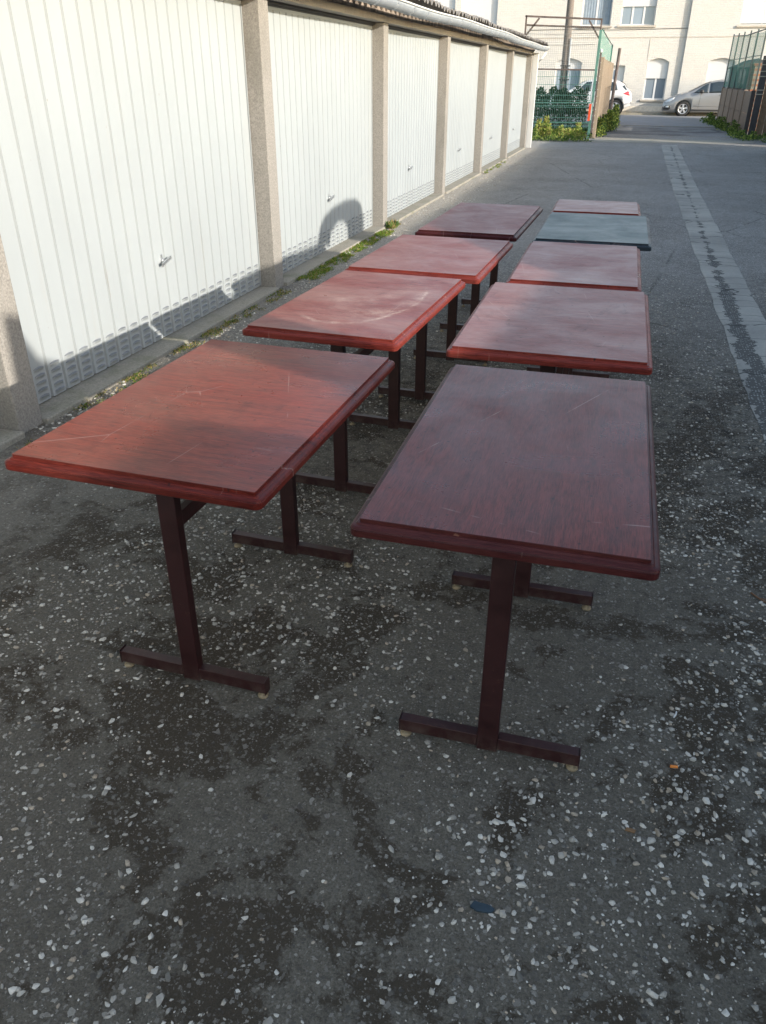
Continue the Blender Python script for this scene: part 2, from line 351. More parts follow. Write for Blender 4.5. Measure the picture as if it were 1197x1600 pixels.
# ------------------------------------------------------------------ ground
g=MB(); g.add([(-300,-60,0),(300,-60,0),(300,300,0),(-300,300,0)],[(0,1,2,3)]); o=g.build('ground',M['asphalt']); tag(o,'dark worn asphalt of the alley with pale stone chips','ground',kind='structure')
g=MB(); g.add([(-60,34.6,.004),(60,34.6,.004),(60,44.9,.004),(-60,44.9,.004)],[(0,1,2,3)]); tag(g.build('road',M['road']),'grey asphalt street crossing the end of the alley','road',kind='structure')
g=MB(); g.add([(-1.35,29.0,.004),(3.2,28.4,.004),(3.6,34.2,.004),(-1.9,34.4,.004)],[(0,1,2,3)]); tag(g.build('path',M['apron']),'patched apron between alley and street','path',kind='structure')
g=MB(); g.add([(-1.25,24.9,.004),(2.2,25.3,.004),(3.2,26.0,.004),(3.2,26.6,.004),(1.6,26.9,.004),(-1.2,26.8,.004)],[(0,1,2,3,4,5)]); tag(g.build('painted_sun_strip',M['kerb']),'pale strip painted as the sun patch across the alley before the street','ground',kind='structure')  # pale surface stands in for the strip of sunlight
g=MB(); g.box(-60,60,45.0,47.2,0,.10); g.box(-60,60,44.85,45.0,0,.085); tag(g.build('pavement',M['kerb']),'pavement and kerb in front of the houses','pavement',kind='structure')
g=MB(); g.box(-60,-1.9,34.25,34.5,0,.07); g.box(3.6,60,34.25,34.5,0,.07); g.box(-1.9,3.6,34.25,34.5,0,.012)
tag(g.build('kerb',M['kerb']),'low kerb stones on the near side of the street','kerb',kind='structure')
# drain: shallow dished concrete channel running down the alley
xs=[.66,.70,.80,.86,.92,1.0,1.06]; zs=[.003,.007,.005,.004,.005,.008,.003]
V=[];F=[]; ys=np.arange(1.0,24.6,.2)
for j,y in enumerate(ys):
    wob=.012*math.sin(y*1.3)+.01*math.sin(y*3.1+1)
    for i,(x,z) in enumerate(zip(xs,zs)):
        e=(rnd.random()-.5)*.034 if i in(0,6) else 0
        of=.17*((23-y)/19)**2-.02 if y<23 else -.02; V.append((x+wob*.12+e*.6+of*(1-.7*(i/6)),y,z))
for j in range(len(ys)-1):
    for i in range(len(xs)-1): a=j*len(xs)+i; F.append((a,a+1,a+1+len(xs),a+len(xs)))
tag(npmesh('drain_channel',V,F,M['drain']),'pale cracked concrete drain channel down the alley','drain',kind='structure')

# ------------------------------------------------------------------ stones
def stones(name,pts,sizes,mats,seed,flat=.55):
    rs=np.random.RandomState(seed)
    bm=bmesh.new(); bmesh.ops.create_icosphere(bm,subdivisions=1,radius=1)
    bv=np.array([v.co[:] for v in bm.verts]); bf=np.array([[v.index for v in f.verts] for f in bm.faces]); bm.free()
    n=len(pts); k=len(bv)
    V=np.repeat(bv[None],n,0)*(1+rs.uniform(-.38,.38,(n,k,1)))
    V*=np.stack([rs.uniform(.75,1.35,n),rs.uniform(.55,1.0,n),rs.uniform(.35,.75,n)*flat/.55],-1)[:,None,:]
    a=rs.uniform(0,2*PI,n); ca,sa=np.cos(a)[:,None],np.sin(a)[:,None]
    x=V[:,:,0]*ca-V[:,:,1]*sa; y=V[:,:,0]*sa+V[:,:,1]*ca
    V=np.stack([x,y,V[:,:,2]],-1)*np.asarray(sizes)[:,None,None]
    V[:,:,:2]+=np.asarray(pts)[:,None,:2]; V[:,:,2]+=np.asarray(sizes)[:,None]*rs.uniform(-.1,.25,n)[:,None]
    F=(bf[None]+(np.arange(n)*k)[:,None,None]).reshape(-1,3)
    mi=np.repeat(rs.choice(len(mats),n,p=[.42,.33,.15,.10][:len(mats)] if len(mats)==4 else None),len(bf))
    return npmesh(name,V.reshape(-1,3),F,None,False,mi,mats)
SM=[plain('stone_grey',(.33,.305,.26),.85,var=.3,scale=40),plain('stone_pale',(.52,.485,.42),.85,var=.25,scale=40),
    plain('stone_buff',(.34,.28,.21),.85,var=.3,scale=40),plain('stone_dark',(.13,.12,.10),.85,var=.3,scale=40)]
rs=np.random.RandomState(3)
P=[];Z=[]
def clump(n,x0,x1,y0,y1,s0,s1,thr=.0,pw=2.5):
    x=rs.uniform(x0,x1,n); y=y0+(y1-y0)*rs.uniform(0,1,n)**1.25
    f=np.sin(x*3.1+1.3*np.sin(y*2.3))+np.sin(y*4.2+1.7*np.cos(x*2.9))+rs.normal(0,.7,n)
    k=f>thr; P.append(np.stack([x[k],y[k]],-1)); Z.append(s0+(s1-s0)*rs.uniform(0,1,k.sum())**pw)
clump(24000,-2.6,1.2,.5,3.2,.0016,.0085,-.3,3.)
clump(7000,-2.6,1.2,.5,2.8,.003,.0105,.3,1.8)
clump(26000,-2.7,1.6,2.6,7.5,.002,.0085,.0)
clump(9000,-2.75,-2.15,3.0,20,.003,.012,-.8)
P=np.concatenate(P); Z=np.concatenate(Z)
tag(stones('gravel',P,Z,SM,5),'loose pale stone chips scattered over the asphalt','gravel',kind='stuff')

# ------------------------------------------------------------------ garage row
GX=-2.72; DX=-2.85; Y0=3.07; SP=3.171
row=empty('garage_row',(-4.5,9.5,0)); tag(row,'row of garages with white ribbed doors and pebbled concrete pillars','garage')
PW=.17
for i in range(-2,7):
    y=Y0+SP*i; m=MB(); m.box(DX-.12,GX,y-PW+.0,y+.0,0,2.066)
    m.build('pillar',M['pillar'],row,bevel=.006)
def door_mesh(y0,y1):
    m=MB(); z0,z1=.035,2.02; pit=.1275; n=int(round((y1-y0)/pit)); pit=(y1-y0)/n; g_=.020; dep=.015
    ys=[y0]; prof=[(y0,DX)]
    for k in range(n):
        a=y0+k*pit; prof+=[(a+.008,DX),(a+pit-g_-.002,DX),(a+pit-g_+.004,DX-dep),(a+pit-.006,DX-dep),(a+pit,DX)]
    # ribs read as shallow V grooves; a lower fold and a horizontal crease close the sheet
    vs=[];fs=[]
    for (y,x) in prof: vs+= [(x,y,z0),(x,y,z1)]
    for k in range(len(prof)-1):
        m.cur=1 if (k-1)%5 in (1,2) and k else 0
        m.add([vs[2*k],vs[2*k+2],vs[2*k+3],vs[2*k+1]],[(0,1,2,3)])
    m.cur=0
    # vent hoods stamped into each rib near the bottom
    for k in range(n):
        a=y0+k*pit+.016; b=a+pit-g_-.030
        for r in range(5):
            z=.050+r*.038+(.006 if k%2 else 0); N=6
            top=[];lip=[]
            for q in range(N+1):
                t=q/N; yy=a+(b-a)*t; bow=math.sin(PI*t)**.6 if 0<t<1 else 0
                top.append((DX+.0005,yy,z-.008)); lip.append((DX+.001+.013*bow,yy,z+.006+.006*bow))
            vs=top+lip+[(DX+.0008,p[1],p[2]+.005) for p in lip]
            m.add(vs,[(q,q+1,N+2+q,N+1+q) for q in range(N)],True); m.cur=2; m.add(vs,[(N+1+q,N+2+q,2*N+3+q,2*N+2+q) for q in range(N)]); m.cur=0
    m.box(DX-.03,DX-.013,y0,y1,z0,z1)
    m.box(DX-.012,DX+.004,y0-.001,y0+.007,z0,z1); m.box(DX-.012,DX+.004,y1-.007,y1+.001,z0,z1)
    m.box(DX-.012,DX+.003,y0,y1,z1-.008,z1+.014)
    return m
for i in range(-2,6):
    a=Y0+SP*i+.012; b=Y0+SP*(i+1)-PW-.012
    d=door_mesh(a,b).build('garage_door',[M['door'],M['groove'],M['slot']],row)
    yc=a+(b-a)*.5+ (.02 if i!=2 else -.05); h=MB(); zc=.515
    if i>=0:
        h.lathe([(.0,.016),(.013,.016),(.016,.012),(.016,.0),(.016,-.004)],(DX,yc,zc),'x',16)
        h.bar((DX+.035,yc-.055,zc-.012),(DX+.035,yc+.055,zc+.016),.012,.018); h.tube([(DX+.01,yc,zc),(DX+.037,yc,zc)],.008)
        h.box(DX+.0005,DX+.003,yc-.010,yc+.010,zc-.040,zc+.04)
        h.build('handle',M['handle'],d,bevel=.003)
    k=MB(); k.box(DX-.10,GX+.03,a-.01,b+.01,-.01,.028+.004*(i%2)); k.build('threshold',M['kerb'],row,bevel=.008)
    r=MB(); r.box(DX-.10,DX+.01,a-.012,b+.012,2.034,2.064); r.box(DX-.03,DX+.035,a-.012,b+.012,2.048,2.0655); r.build('gap_shade_strip',M['void'],row)  # dark strip stands in for the shade between door and lintel
YE=22.32
yst=Y0-2*SP-PW
m=MB(); m.box(-2.88,GX+.008,yst-.05,YE-.12,2.068,2.135); m.build('lintel',M['lintel'],row,bevel=.006)
m=MB(); m.box(-2.84,-2.70,yst-.05,YE-.1,2.137,2.235); m.build('fascia',M['fascia'],row)
# end wall and its white painted corner
m=MB(); m.box(-8.5,-2.73,YE-.115,YE,0,2.2); m.box(-8.6,-8.5,yst-.05,YE,0,2.5); m.box(-8.5,-2.98,yst-.3,yst-.06,0,2.3); m.build('wall',M['whitepaint'],row)
m=MB(); m.box(-2.728,-2.60,YE-.118,YE+.002,0,2.10); m.build('corner_board',M['whitepaint'],row,bevel=.004)
# gutter: half-round, slightly sagging, with joint bands
m=MB(); ys=np.linspace(yst-.1,YE+.25,140); n=10; vs=[];fs=[]
def gz(y): return 2.222+.012*math.sin(y*.55)+.006*math.sin(y*1.7)
for j,y in enumerate(ys):
    for q in range(n+1):
        a=PI+PI*q/n; rr=.078
        vs.append((-2.47+rr*math.cos(a),y,gz(y)+rr*math.sin(a)))
for j in range(len(ys)-1):
    for q in range(n): a=j*(n+1)+q; fs.append((a,a+1,a+n+2,a+n+1))
m.add(vs,fs,True)
m.build('gutter',M['zinc'],row).modifiers.new('s','SOLIDIFY').thickness=.003
m=MB(); m.tube([(-2.388,y,gz(y)+.004) for y in ys],.010,6); m.build('gutter_rim',M['whitepaint'],row)
for y in np.arange(yst+.3,YE,.62):
    m=MB(); m.tube([(-2.47+.0815*math.cos(a),y,gz(y)+.0815*math.sin(a)) for a in np.linspace(PI,2*PI,12)],.0035,5); m.build('gutter_bracket',M['zinc'],row)
m=MB(); m.tube([(-2.47,YE+.16,gz(YE)-.06),(-2.47,YE+.16,gz(YE)-.12),(-2.52,YE+.10,gz(YE)-.22),(-2.66,YE+.04,gz(YE)-.36),(-2.66,YE+.04,1.2),(-2.66,YE+.04,.05)],.032,10); m.build('downpipe',M['whitepaint'],row)
# corrugated roof sheets, ends visible above the gutter
V=[];F=[]; ys=np.arange(yst-.2,YE+.12,.0295); xr=[-2.40,-2.48,-2.56,-5.5,-8.7]
for T in (0,.012):
    for x in xr:
        for y in ys:
            ir=.010*math.sin(int(y/1.06)*2.3)+.006*math.sin(int(y/.177)*1.9)
            V.append((x+(ir if x>-2.5 else 0),y,2.292-(x+2.4)*.09+.024*math.cos(2*PI*y/.177)+(T if T==0 else -T)+.010*math.sin(int(y/1.06)*1.7)))
nY=len(ys)
for L_ in (0,1):
    for a in range(len(xr)-1):
        for b in range(nY-1): q=L_*len(xr)*nY+a*nY+b; F.append((q,q+1,q+nY+1,q+nY))
for b in range(nY-1): F.append((b,b+1,b+1+len(xr)*nY,b+len(xr)*nY))
o=npmesh('roof',V,F,M['fibre']); o.parent=row; o.location=-row.location

# ------------------------------------------------------------------ unseen wall and blocks added on the sun side, shaped to shade the alley
wc=empty('shade_wall',(3.62,-1,0)); tag(wc,'unseen wall added on the sunny side, its gabled and arched outline shaped to cast the shade','wall')
m=MB()
poly=[(-12,0),(6.08,0),(6.08,2.20),(5.55,2.20),(4.95,2.20),(4.80,2.42),(4.63,2.43),(3.73,2.46),(3.0,2.46),(2.565,2.31),(2.345,2.23),(2.18,2.13),(1.9,2.15),(.80,2.18),
      (.68,2.24),(.64,2.50),(.50,2.56),(.36,2.80),(.24,2.84),(.215,2.30),(.1,2.27),(-.12,2.27),(-.30,2.42),(-12,2.44)]
m.prism(poly,'x',3.6,3.64)
ring=[(4.63,2.431),(4.72,2.58),(4.85,2.66),(5.1,2.71),(5.5,2.73),(5.85,2.70),(6.02,2.62),(6.08,2.50),(6.08,2.201),(5.56,2.201),(5.54,2.46),(5.42,2.54),(5.22,2.56),(5.02,2.50),(4.93,2.36),(4.80,2.425)]
m.prism(ring,'x',3.601,3.639); m.build('shade_wall_body',M['pillar'],wc)
gb=empty('shade_block',(5.2,15,0)); tag(gb,'unseen low garage block with corrugated roof, added to shade the alley','garage')  # out of view, added so its wavy eave edges the shade
m=MB(); m.box(3.66,6.6,5.9,23.2,0,2.08); m.box(3.641,3.75,5.9,6.2,0,2.19); m.build('wall',M['pillar'],gb)  # walls of the added unseen shade block
V=[];F=[]; ysr=np.arange(6.085,23.25,.0295)
for x in (3.60,6.7):
    for y in ysr: V.append((x,y,2.145+(x-3.6)*.03+.032*math.cos(2*PI*y/.177)+.012*math.sin(int(y/1.06)*2.1)))
nn_=len(ysr)
for b_ in range(nn_-1): F.append((b_,b_+1,b_+1+nn_,b_+nn_))
V+=[(v[0],v[1],v[2]-.03) for v in V]

F+= [(f[0]+2*nn_,f[1]+2*nn_,f[2]+2*nn_,f[3]+2*nn_) for f in F]+[(b_,b_+1,b_+1+2*nn_,b_+2*nn_) for b_ in range(nn_-1)]
o=npmesh('roof',V,F,M['fibre']); o.parent=gb; o.location=-gb.location  # roof of the added unseen shade block
w2=MB(); w2.box(4.95,5.1,24.6,28.3,0,2.7); o=w2.build('shade_stub',M['pillar']); tag(o,'unseen plain wall stub added to shade the ground past the sun strip','wall')  # out of view, added to cut off the sun strip

# ------------------------------------------------------------------ tables
def table_top(w,l,mat,emat,parent):
    """w,l: size of the raised inner panel; moulded edge around it"""
    prof=[(0,0),(.0006,-.0010),(.0008,-.0075),(.0055,-.0082),(.0085,-.0115),(.0145,-.0128),(.0180,-.0150),(.0194,-.0175),(.0184,-.0187),(.0196,-.0200),(.0196,-.0340),(.018,-.0358)]
    def loop(off,z):
        r=.004+off*.7; pts=[]
        for (sx,sy,a0) in ((1,1,0),(-1,1,90),(-1,-1,180),(1,-1,270)):
            cx=sx*(w/2+off-r); cy_=sy*(l/2+off-r)
            for q in range(5): a=R(a0+q*22.5); pts.append((cx+r*math.cos(a),cy_+r*math.sin(a),z))
        return pts
    m=MB(); vs=[];fs=[]; N=20
    for off,z in prof: vs+=loop(off,z)
    for j in range(len(prof)-1):
        for k in range(N): fs.append((j*N+k,j*N+(k+1)%N,(j+1)*N+(k+1)%N,(j+1)*N+k))
    fs.append(tuple(range((len(prof)-1)*N,len(prof)*N))[::-1])
    m.add(vs,fs,False)
    e=m.build('moulded_edge',emat,parent,loc=(0,0,.75))
    # gently uneven top panel (old veneer is never flat)
    m=MB(); vs=[];fs=[]; nx,ny=24,36
    for j in range(ny+1):
        for i in range(nx+1):
            x=-w/2+w*i/nx; y=-l/2+l*j/ny
            z=.0004*math.sin(x*9+parent.location.y*3)+.0005*math.sin(y*7+parent.location.x*5)
            if i in(0,nx) or j in(0,ny): z=0
            vs.append((x,y,z+.0004))
    for j in range(ny):
        for i in range(nx): a=j*(nx+1)+i; fs.append((a,a+1,a+nx+2,a+nx+1))
    m.add(vs,fs,True)
    m.build('table_top',mat,parent,loc=(0,0,.75))
def pedestal(yc,parent):
    m=MB(); m.box(-.027,.027,-.015,.015,.012,.700); leg=m.build('leg',M['steel'],parent,loc=(0,yc,0),bevel=.003)
    m=MB(); m.box(-.235,-.0275,-.0145,.0145,.022,.060); m.box(.0275,.235,-.0145,.0145,.022,.060); m.box(-.2375,-.235,-.0165,.0165,.016,.064); m.box(.235,.2375,-.0165,.0165,.016,.064)
    m.build('foot',M['steel'],parent,loc=(0,yc,0),bevel=.002)
    for s in (-1,1):
        m=MB(); m.lathe([(.0,0.0),(.015,0.0),(.016,.004),(.010,.009),(.006,.010),(.006,.023)],(s*.222,0,0),'z',14); m.build('foot_pad',M['pad'],parent,loc=(0,yc,0))
    m=MB(); m.box(-.17,.17,-.03,.03,.7005,.7135); m.build('mounting_plate',M['steel'],parent,loc=(0,yc,0))
RD=(.085,.014,.016); RM=(.19,.030,.026)
edge_mats={}
def edge(name,dark,mid,seed): return mat_wood(name,dark,mid,(.35,.12,.09),.10,seed,.33,None,True,.25)
E_dark=edge('edge_maroon',(.020,.004,.005),(.048,.009,.010),1)
E_red=edge('edge_red',(.065,.010,.008),(.185,.026,.017),2); E_left=edge('edge_deep_red',(.035,.006,.006),(.125,.016,.010),4)
E_green=edge('edge_green',(.006,.020,.028),(.010,.035,.045),3)
TABLES=[
 # x, y, w, l, rot, leg offset, top material, edge material, label
 (-1.0223,1.9007,.6539,1.0069,-.0199,0,mat_wood('top_front_left',(.080,.016,.011),(.26,.044,.024),(.17,.085,.06),.26,1,.30,None,True,.55),E_left,'red mahogany table beside first garage door, crossed by a patch of sun'),
 (-.1591,1.8752,.5866,1.0465,.0121,0,mat_wood('top_front_right',(.050,.011,.009),(.145,.028,.021),(.14,.06,.05),.20,2,.30,None,False,.45),E_dark,'dark purplish brown table nearest the camera in the right row'),
 (-.1949,3.0905,.6465,1.0005,.0126,0,mat_wood('top_grey_smears',(.12,.036,.032),(.23,.072,.058),(.33,.21,.185),.55,3,.38,None,True,.75),E_red,'pinkish table with dark grey smears on its right half, second in right row'),
 (-.9909,3.1063,.5729,1.0085,-.0406,.045,mat_wood('top_scratched',(.12,.028,.023),(.25,.060,.045),(.38,.22,.18),.48,4,.36,[(-.02,.05,.24,.42,.05,.9),(.02,.12,.19,.36,.35,.55),(-.05,.2,.14,.22,.5,.4)],True,.6),E_red,'red table with long pale curved scratches, second in left row'),
 (-.941,4.17,.6331,.94,-.022,.13,mat_wood('top_plain_rose',(.13,.036,.031),(.25,.070,.056),(.32,.20,.18),.5,5,.37,None,True,.35),E_red,'smooth rose red table, third in left row'),
 (-.1947,4.175,.5659,.9966,.0137,0,mat_wood('top_third_right',(.13,.040,.037),(.25,.080,.068),(.33,.23,.21),.55,6,.38,None,True,.3),E_red,'rosy table directly in front of the green one'),
 (-.1754,5.2921,.6253,1.0494,.0126,0,mat_wood('top_green',(.065,.085,.078),(.105,.130,.118),(.25,.26,.235),.6,7,.44,None,True,.35),E_green,'the only grey green table, with chipped dark teal edge'),
 (-.9033,5.46,.5831,1.245,-.0129,.2,mat_wood('top_back_left',(.10,.024,.021),(.21,.052,.042),(.27,.15,.13),.45,8,.38,None,True,.5),E_dark,'brownish red table at the far end of the left row'),
 (-.213,6.20,.5719,.60,.0254,0,mat_wood('top_back_right',(.17,.07,.06),(.28,.12,.10),(.42,.32,.28),.75,9,.38,None,True,.6),E_red,'short faded table farthest away, behind the green one'),
]
for (x,y,w_,l_,rz,off,tm,em,lab) in TABLES:
    t=empty('pedestal_table',(x,y,0),rz); tag(t,lab,'table','restaurant tables set out in two rows')
    table_top(w_,l_,tm,em,t)
    half=.36 if l_>.8 else .2
    if l_>1.15: half=.36
    for s in (-1,1): pedestal(off+s*half,t)
    m=MB(); m.box(-.0125,.0125,-half+.0155,half-.0155,.512,.555); m.build('stretcher',M['steel'],t,loc=(0,off,0),bevel=.002)

# ------------------------------------------------------------------ small litter
m=MB(); m.tube([(0,0,.0045),(.018,.003,.0045)],.004,10); cg=m.build('cigarette_butt',plain('cork_paper',(.70,.22,.04),.7,scale=200),None,loc=(.311,1.591,.0))
tag(cg,'orange cigarette butt lying right of the dark table foot','cigarette butt')
m=MB(); m.prism([(-.028,-.006),(-.012,-.012),(.018,-.008),(.024,.002),(.014,.008),(-.022,.009)],'z',.001,.006)
tag(m.build('slate_shard',plain('slate',(.035,.055,.07),.4,var=.2,scale=60),None,loc=(-.084,1.064,0)),'blue grey slate shard flat on the foreground asphalt','shard')
m=MB(); m.tube([(0,0,.004),(.02,-.03,.006),(.045,-.05,.005),(.06,-.09,.004)],[.003,.003,.0025,.001],6); m.tube([(.02,-.03,.006),(.05,-.035,.008)],.0015,5)
tag(m.build('twig',plain('twig_bark',(.16,.08,.04),.8),None,loc=(.60,2.49,0)),'thin brown twig near the right edge of the asphalt','twig')
m=MB(); m.tube([(0,0,.003),(.006,.012,.006),(.008,.026,.003)],.0022,6)
tag(m.build('plastic_scrap',plain('white_plastic',(.7,.7,.68),.4),None,loc=(.325,1.78,0)),'tiny curved white plastic scrap among the stone chips','scrap')
m=MB(); m.prism([(-.012,-.004),(.010,-.006),(.013,.003),(-.008,.005)],'z',.001,.004)
tag(m.build('dead_leaf',plain('dead_leaf_brown',(.20,.11,.05),.8),None,loc=(.215,1.36,0)),'small curled brown leaf in the dark foreground patch','leaf')

# ------------------------------------------------------------------ vegetation
def leafmesh(name,pts,size,mats,seed,up=.5,asp=.45,parent=None):
    rs=np.random.RandomState(seed); n=len(pts); pts=np.asarray(pts)
    d=rs.normal(0,1,(n,3)); d[:,2]=np.abs(d[:,2])*up+up*.6; d/=np.linalg.norm(d,axis=1)[:,None]
    u=np.cross(d,rs.normal(0,1,(n,3))); u/=np.linalg.norm(u,axis=1)[:,None]; nn=np.cross(d,u)
    s=(size*rs.uniform(.6,1.4,n))[:,None]
    A=pts; B=pts+d*s*.55+u*s*asp*.5+nn*s*.06; C=pts+d*s-nn*s*.12; D=pts+d*s*.55-u*s*asp*.5+nn*s*.06
    V=np.stack([A,B,C,D],1).reshape(-1,3); F=np.arange(n*4).reshape(n,4)
    o=npmesh(name,V,F,None,False,rs.randint(0,len(mats),n),mats)
    if parent is not None: o.parent=parent; o.location=-Vector(parent.location)
    return o
def leafmat(name,c,tr=.25):
    t=NT(name); n=t.noise(30,3); t.fin(t.mix(n,tuple(x*.7 for x in c),tuple(x*1.35 for x in c)),.6,spec=.3)
    tl=t.n('ShaderNodeBsdfTranslucent'); tl.inputs[0].default_value=(c[0]*1.3,c[1]*1.5,c[2]*.8,1); mx=t.n('ShaderNodeMixShader'); mx.inputs[0].default_value=tr
    t.l(t.b.outputs[0],mx.inputs[1]); t.l(tl.outputs[0],mx.inputs[2]); t.l(mx.outputs[0],t.out.inputs[0]); return t.m
G1=leafmat('leaf_green',(.075,.14,.025)); G2=leafmat('leaf_yellow_green',(.32,.36,.09)); G3=leafmat('leaf_dark',(.03,.06,.02)); G4=leafmat('leaf_dry',(.30,.22,.09)); G5=leafmat('leaf_moss',(.13,.20,.02))
# moss strip at the foot of the doors
def strip(n,x0,x1,y0,y1,seed,h=.01,pw=1):
    rs=np.random.RandomState(seed); c=rs.uniform(y0,y1,max(8,n//45)); k=rs.randint(0,len(c),n); cx=rs.uniform(0,1,len(c))**1.4
    y=c[k]+rs.normal(0,.035,n); x=x0+(x1-x0)*cx[k]+rs.normal(0,.014,n); x=np.maximum(x,x0); return np.stack([x,y,rs.uniform(0,h,n)],-1)
ms=np.concatenate([strip(5200,-2.69,-2.54,6.5,9.1,1,.014),strip(3500,-2.69,-2.60,9.3,9.6,2,.02)[:700],strip(700,-2.69,-2.56,15.6,18.2,3,.02)])
tag(leafmesh('moss',ms,.016,[G5,G1,G5,G4],11,.7,.5),'bright green moss along the second garage threshold','moss',kind='stuff')
ms=np.concatenate([strip(2600,-2.68,-2.58,3.3,6.1,4,.008),strip(300,-2.9,-2.55,2.2,2.9,5,.012)])
tag(leafmesh('dry_moss',ms,.012,[G5,G4,G3,G4],12,.6,.5),'olive and straw coloured moss along the first garage threshold','moss',kind='stuff')
ms=strip(260,-2.70,-2.60,9.25,9.5,14,.03)
tag(leafmesh('grass_tuft',ms,.055,[G4,G3,G1],15,1.2,.2),'dry grass tuft at the foot of the third pillar','grass',kind='stuff')
def weeds(name,plants,label,mats,seed,lf=.055,group=None):
    rs=np.random.RandomState(seed); pts=[]
    for (x,y,h,r) in plants:
        h=h*rs.uniform(.4,1.7); n=int(260*h*r*14); r=r*.8
        a=rs.uniform(0,2*PI,n); zz=rs.uniform(0,1,n)**.8; q=r*(.35+.65*np.sqrt(rs.uniform(0,1,n)))*(1-.65*zz)
        pts.append(np.stack([x+q*np.cos(a),y+q*np.sin(a),zz*h],-1))
    return leafmesh(name,np.concatenate(pts),lf,mats,seed,.8,.5)
rs=np.random.RandomState(8)
pl=[(x,25.3+rs.uniform(-.3,.5),rs.uniform(.18,.42)*(1.1 if x<-1.7 else .7),rs.uniform(.13,.24)) for x in np.arange(-2.95,-1.45,.085)]
tag(weeds('weeds',pl,'',[G2,G1,G2,G4],21),'sunlit yellow green weeds below the green mesh gate','weeds',kind='stuff')
pl=[(x,24.75+rs.uniform(-.15,.2),rs.uniform(.06,.16),rs.uniform(.12,.2)) for x in np.arange(-2.9,-1.25,.09)]
tag(weeds('ground_cover',pl,'',[G1,G3,G1,G2],22,.045),'low dark green weeds spilling onto the asphalt before the gate','weeds',kind='stuff')
pl=[(-1.15+rs.uniform(-.1,.12),y,rs.uniform(.15,.38),rs.uniform(.12,.2)) for y in np.arange(26.9,30.5,.25)]+[(-.98+rs.uniform(-.1,.12),y,rs.uniform(.25,.5),.25) for y in np.arange(30,34,.3)]
tag(weeds('fence_weeds',pl,'',[G1,G2,G3],23),'tall weeds growing along the foot of the wooden board fence','weeds',kind='stuff')
pl=[(3.0+rs.uniform(-.25,.1)-.25*max(0,(y-31)/8),y,rs.uniform(.06,.24),rs.uniform(.15,.25)) for y in np.arange(28.0,39,.2)]+[(x,26.9+rs.uniform(-.5,.8)-.25*(x-3),rs.uniform(.06,.16),.22) for x in np.arange(2.85,4.6,.07)]
tag(weeds('verge_grass',pl,'',[G1,G1,G2,G3],24,.05),'green weeds along the foot of the concrete panel wall','weeds',kind='stuff')

# ------------------------------------------------------------------ mesh gate and fences at the end of the garages
GM=plain('green_fence_paint',(.07,.17,.135),.5,var=.25,scale=6); BR=plain('rusty_brown_steel',(.10,.075,.065),.7,var=.4,scale=7)
FY=26.2
gate=empty('mesh_gate',(-2.4,FY,0)); tag(gate,'tall wire mesh gate in brown and green steel frame behind the garages','gate')
def fr(name,bars,mat,w_=.05):
    m=MB()
    for p,q in bars: m.bar(p,q,w_)
    return m.build(name,mat,gate)
fr('frame',[((-3.5,FY,2.1),(-3.5,FY,3.12)),((-3.53,FY,3.10),(-1.42,FY,3.0)),((-3.47,FY,2.885),(-1.42,FY,2.80)),((-3.13,FY,3.05),(-3.47,FY,2.64)),((-1.75,FY,2.98),(-1.43,FY,2.55)),((-3.5,FY,0),(-3.5,FY,2.1)),((-1.41,FY,2.72),(-1.41,FY,3.02))],BR,.045)
fr('mid_rail',[((-3.47,FY,1.80),(-1.43,FY,1.775))],BR,.04)
m=MB(); m.bar((-1.40,FY,0),(-1.40,FY,2.75),.07); m.build('post',GM,gate)
fr('lower_rail',[((-3.47,FY,.93),(-1.45,FY,.95)),((-3.47,FY,.42),(-1.45,FY,.43))],GM,.032)
m=MB()
for x in np.arange(-3.45,-1.45,.055): m.box(x,x+.007,FY-.045,FY-.038,.25,1.75)
for z in (.33,.55,.82,.86,1.0,1.13,1.4,1.6): m.box(-3.45,-1.45,FY-.052,FY-.046,z,z+.012)
m.build('lower_mesh',GM,gate)
WG=plain('grey_wire',(.22,.22,.20),.5,.2)
m=MB()
for x in np.arange(-3.45,-1.45,.055): m.box(x,x+.0045,FY-.03,FY-.026,1.8,2.86)
for z in np.arange(1.85,2.86,.055): m.box(-3.45,-1.45,FY-.036,FY-.032,z,z+.004)
m.build('upper_mesh',WG,gate)
m=MB(); m.tube([(x,FY-.06,2.66+.01*math.sin(x*3)) for x in np.linspace(-3.4,-1.5,12)],.006,5); m.tube([(x,FY-.06,2.40-.02*math.sin((x+3.4)*1.6)) for x in np.linspace(-3.4,-1.5,12)],.006,5); m.build('wire',WG,gate)
mk=MB(); mk.box(-1.475,-1.41,FY-.075,FY-.05,.48,.92); o=mk.build('reflector',plain('orange_red_plastic',(.62,.07,.02),.5,var=.1),gate)
mk=MB(); mk.box(-1.405,-1.385,FY-.078,FY-.050,.50,.95); mk.build('reflector_edge',M['whitepaint'],gate)
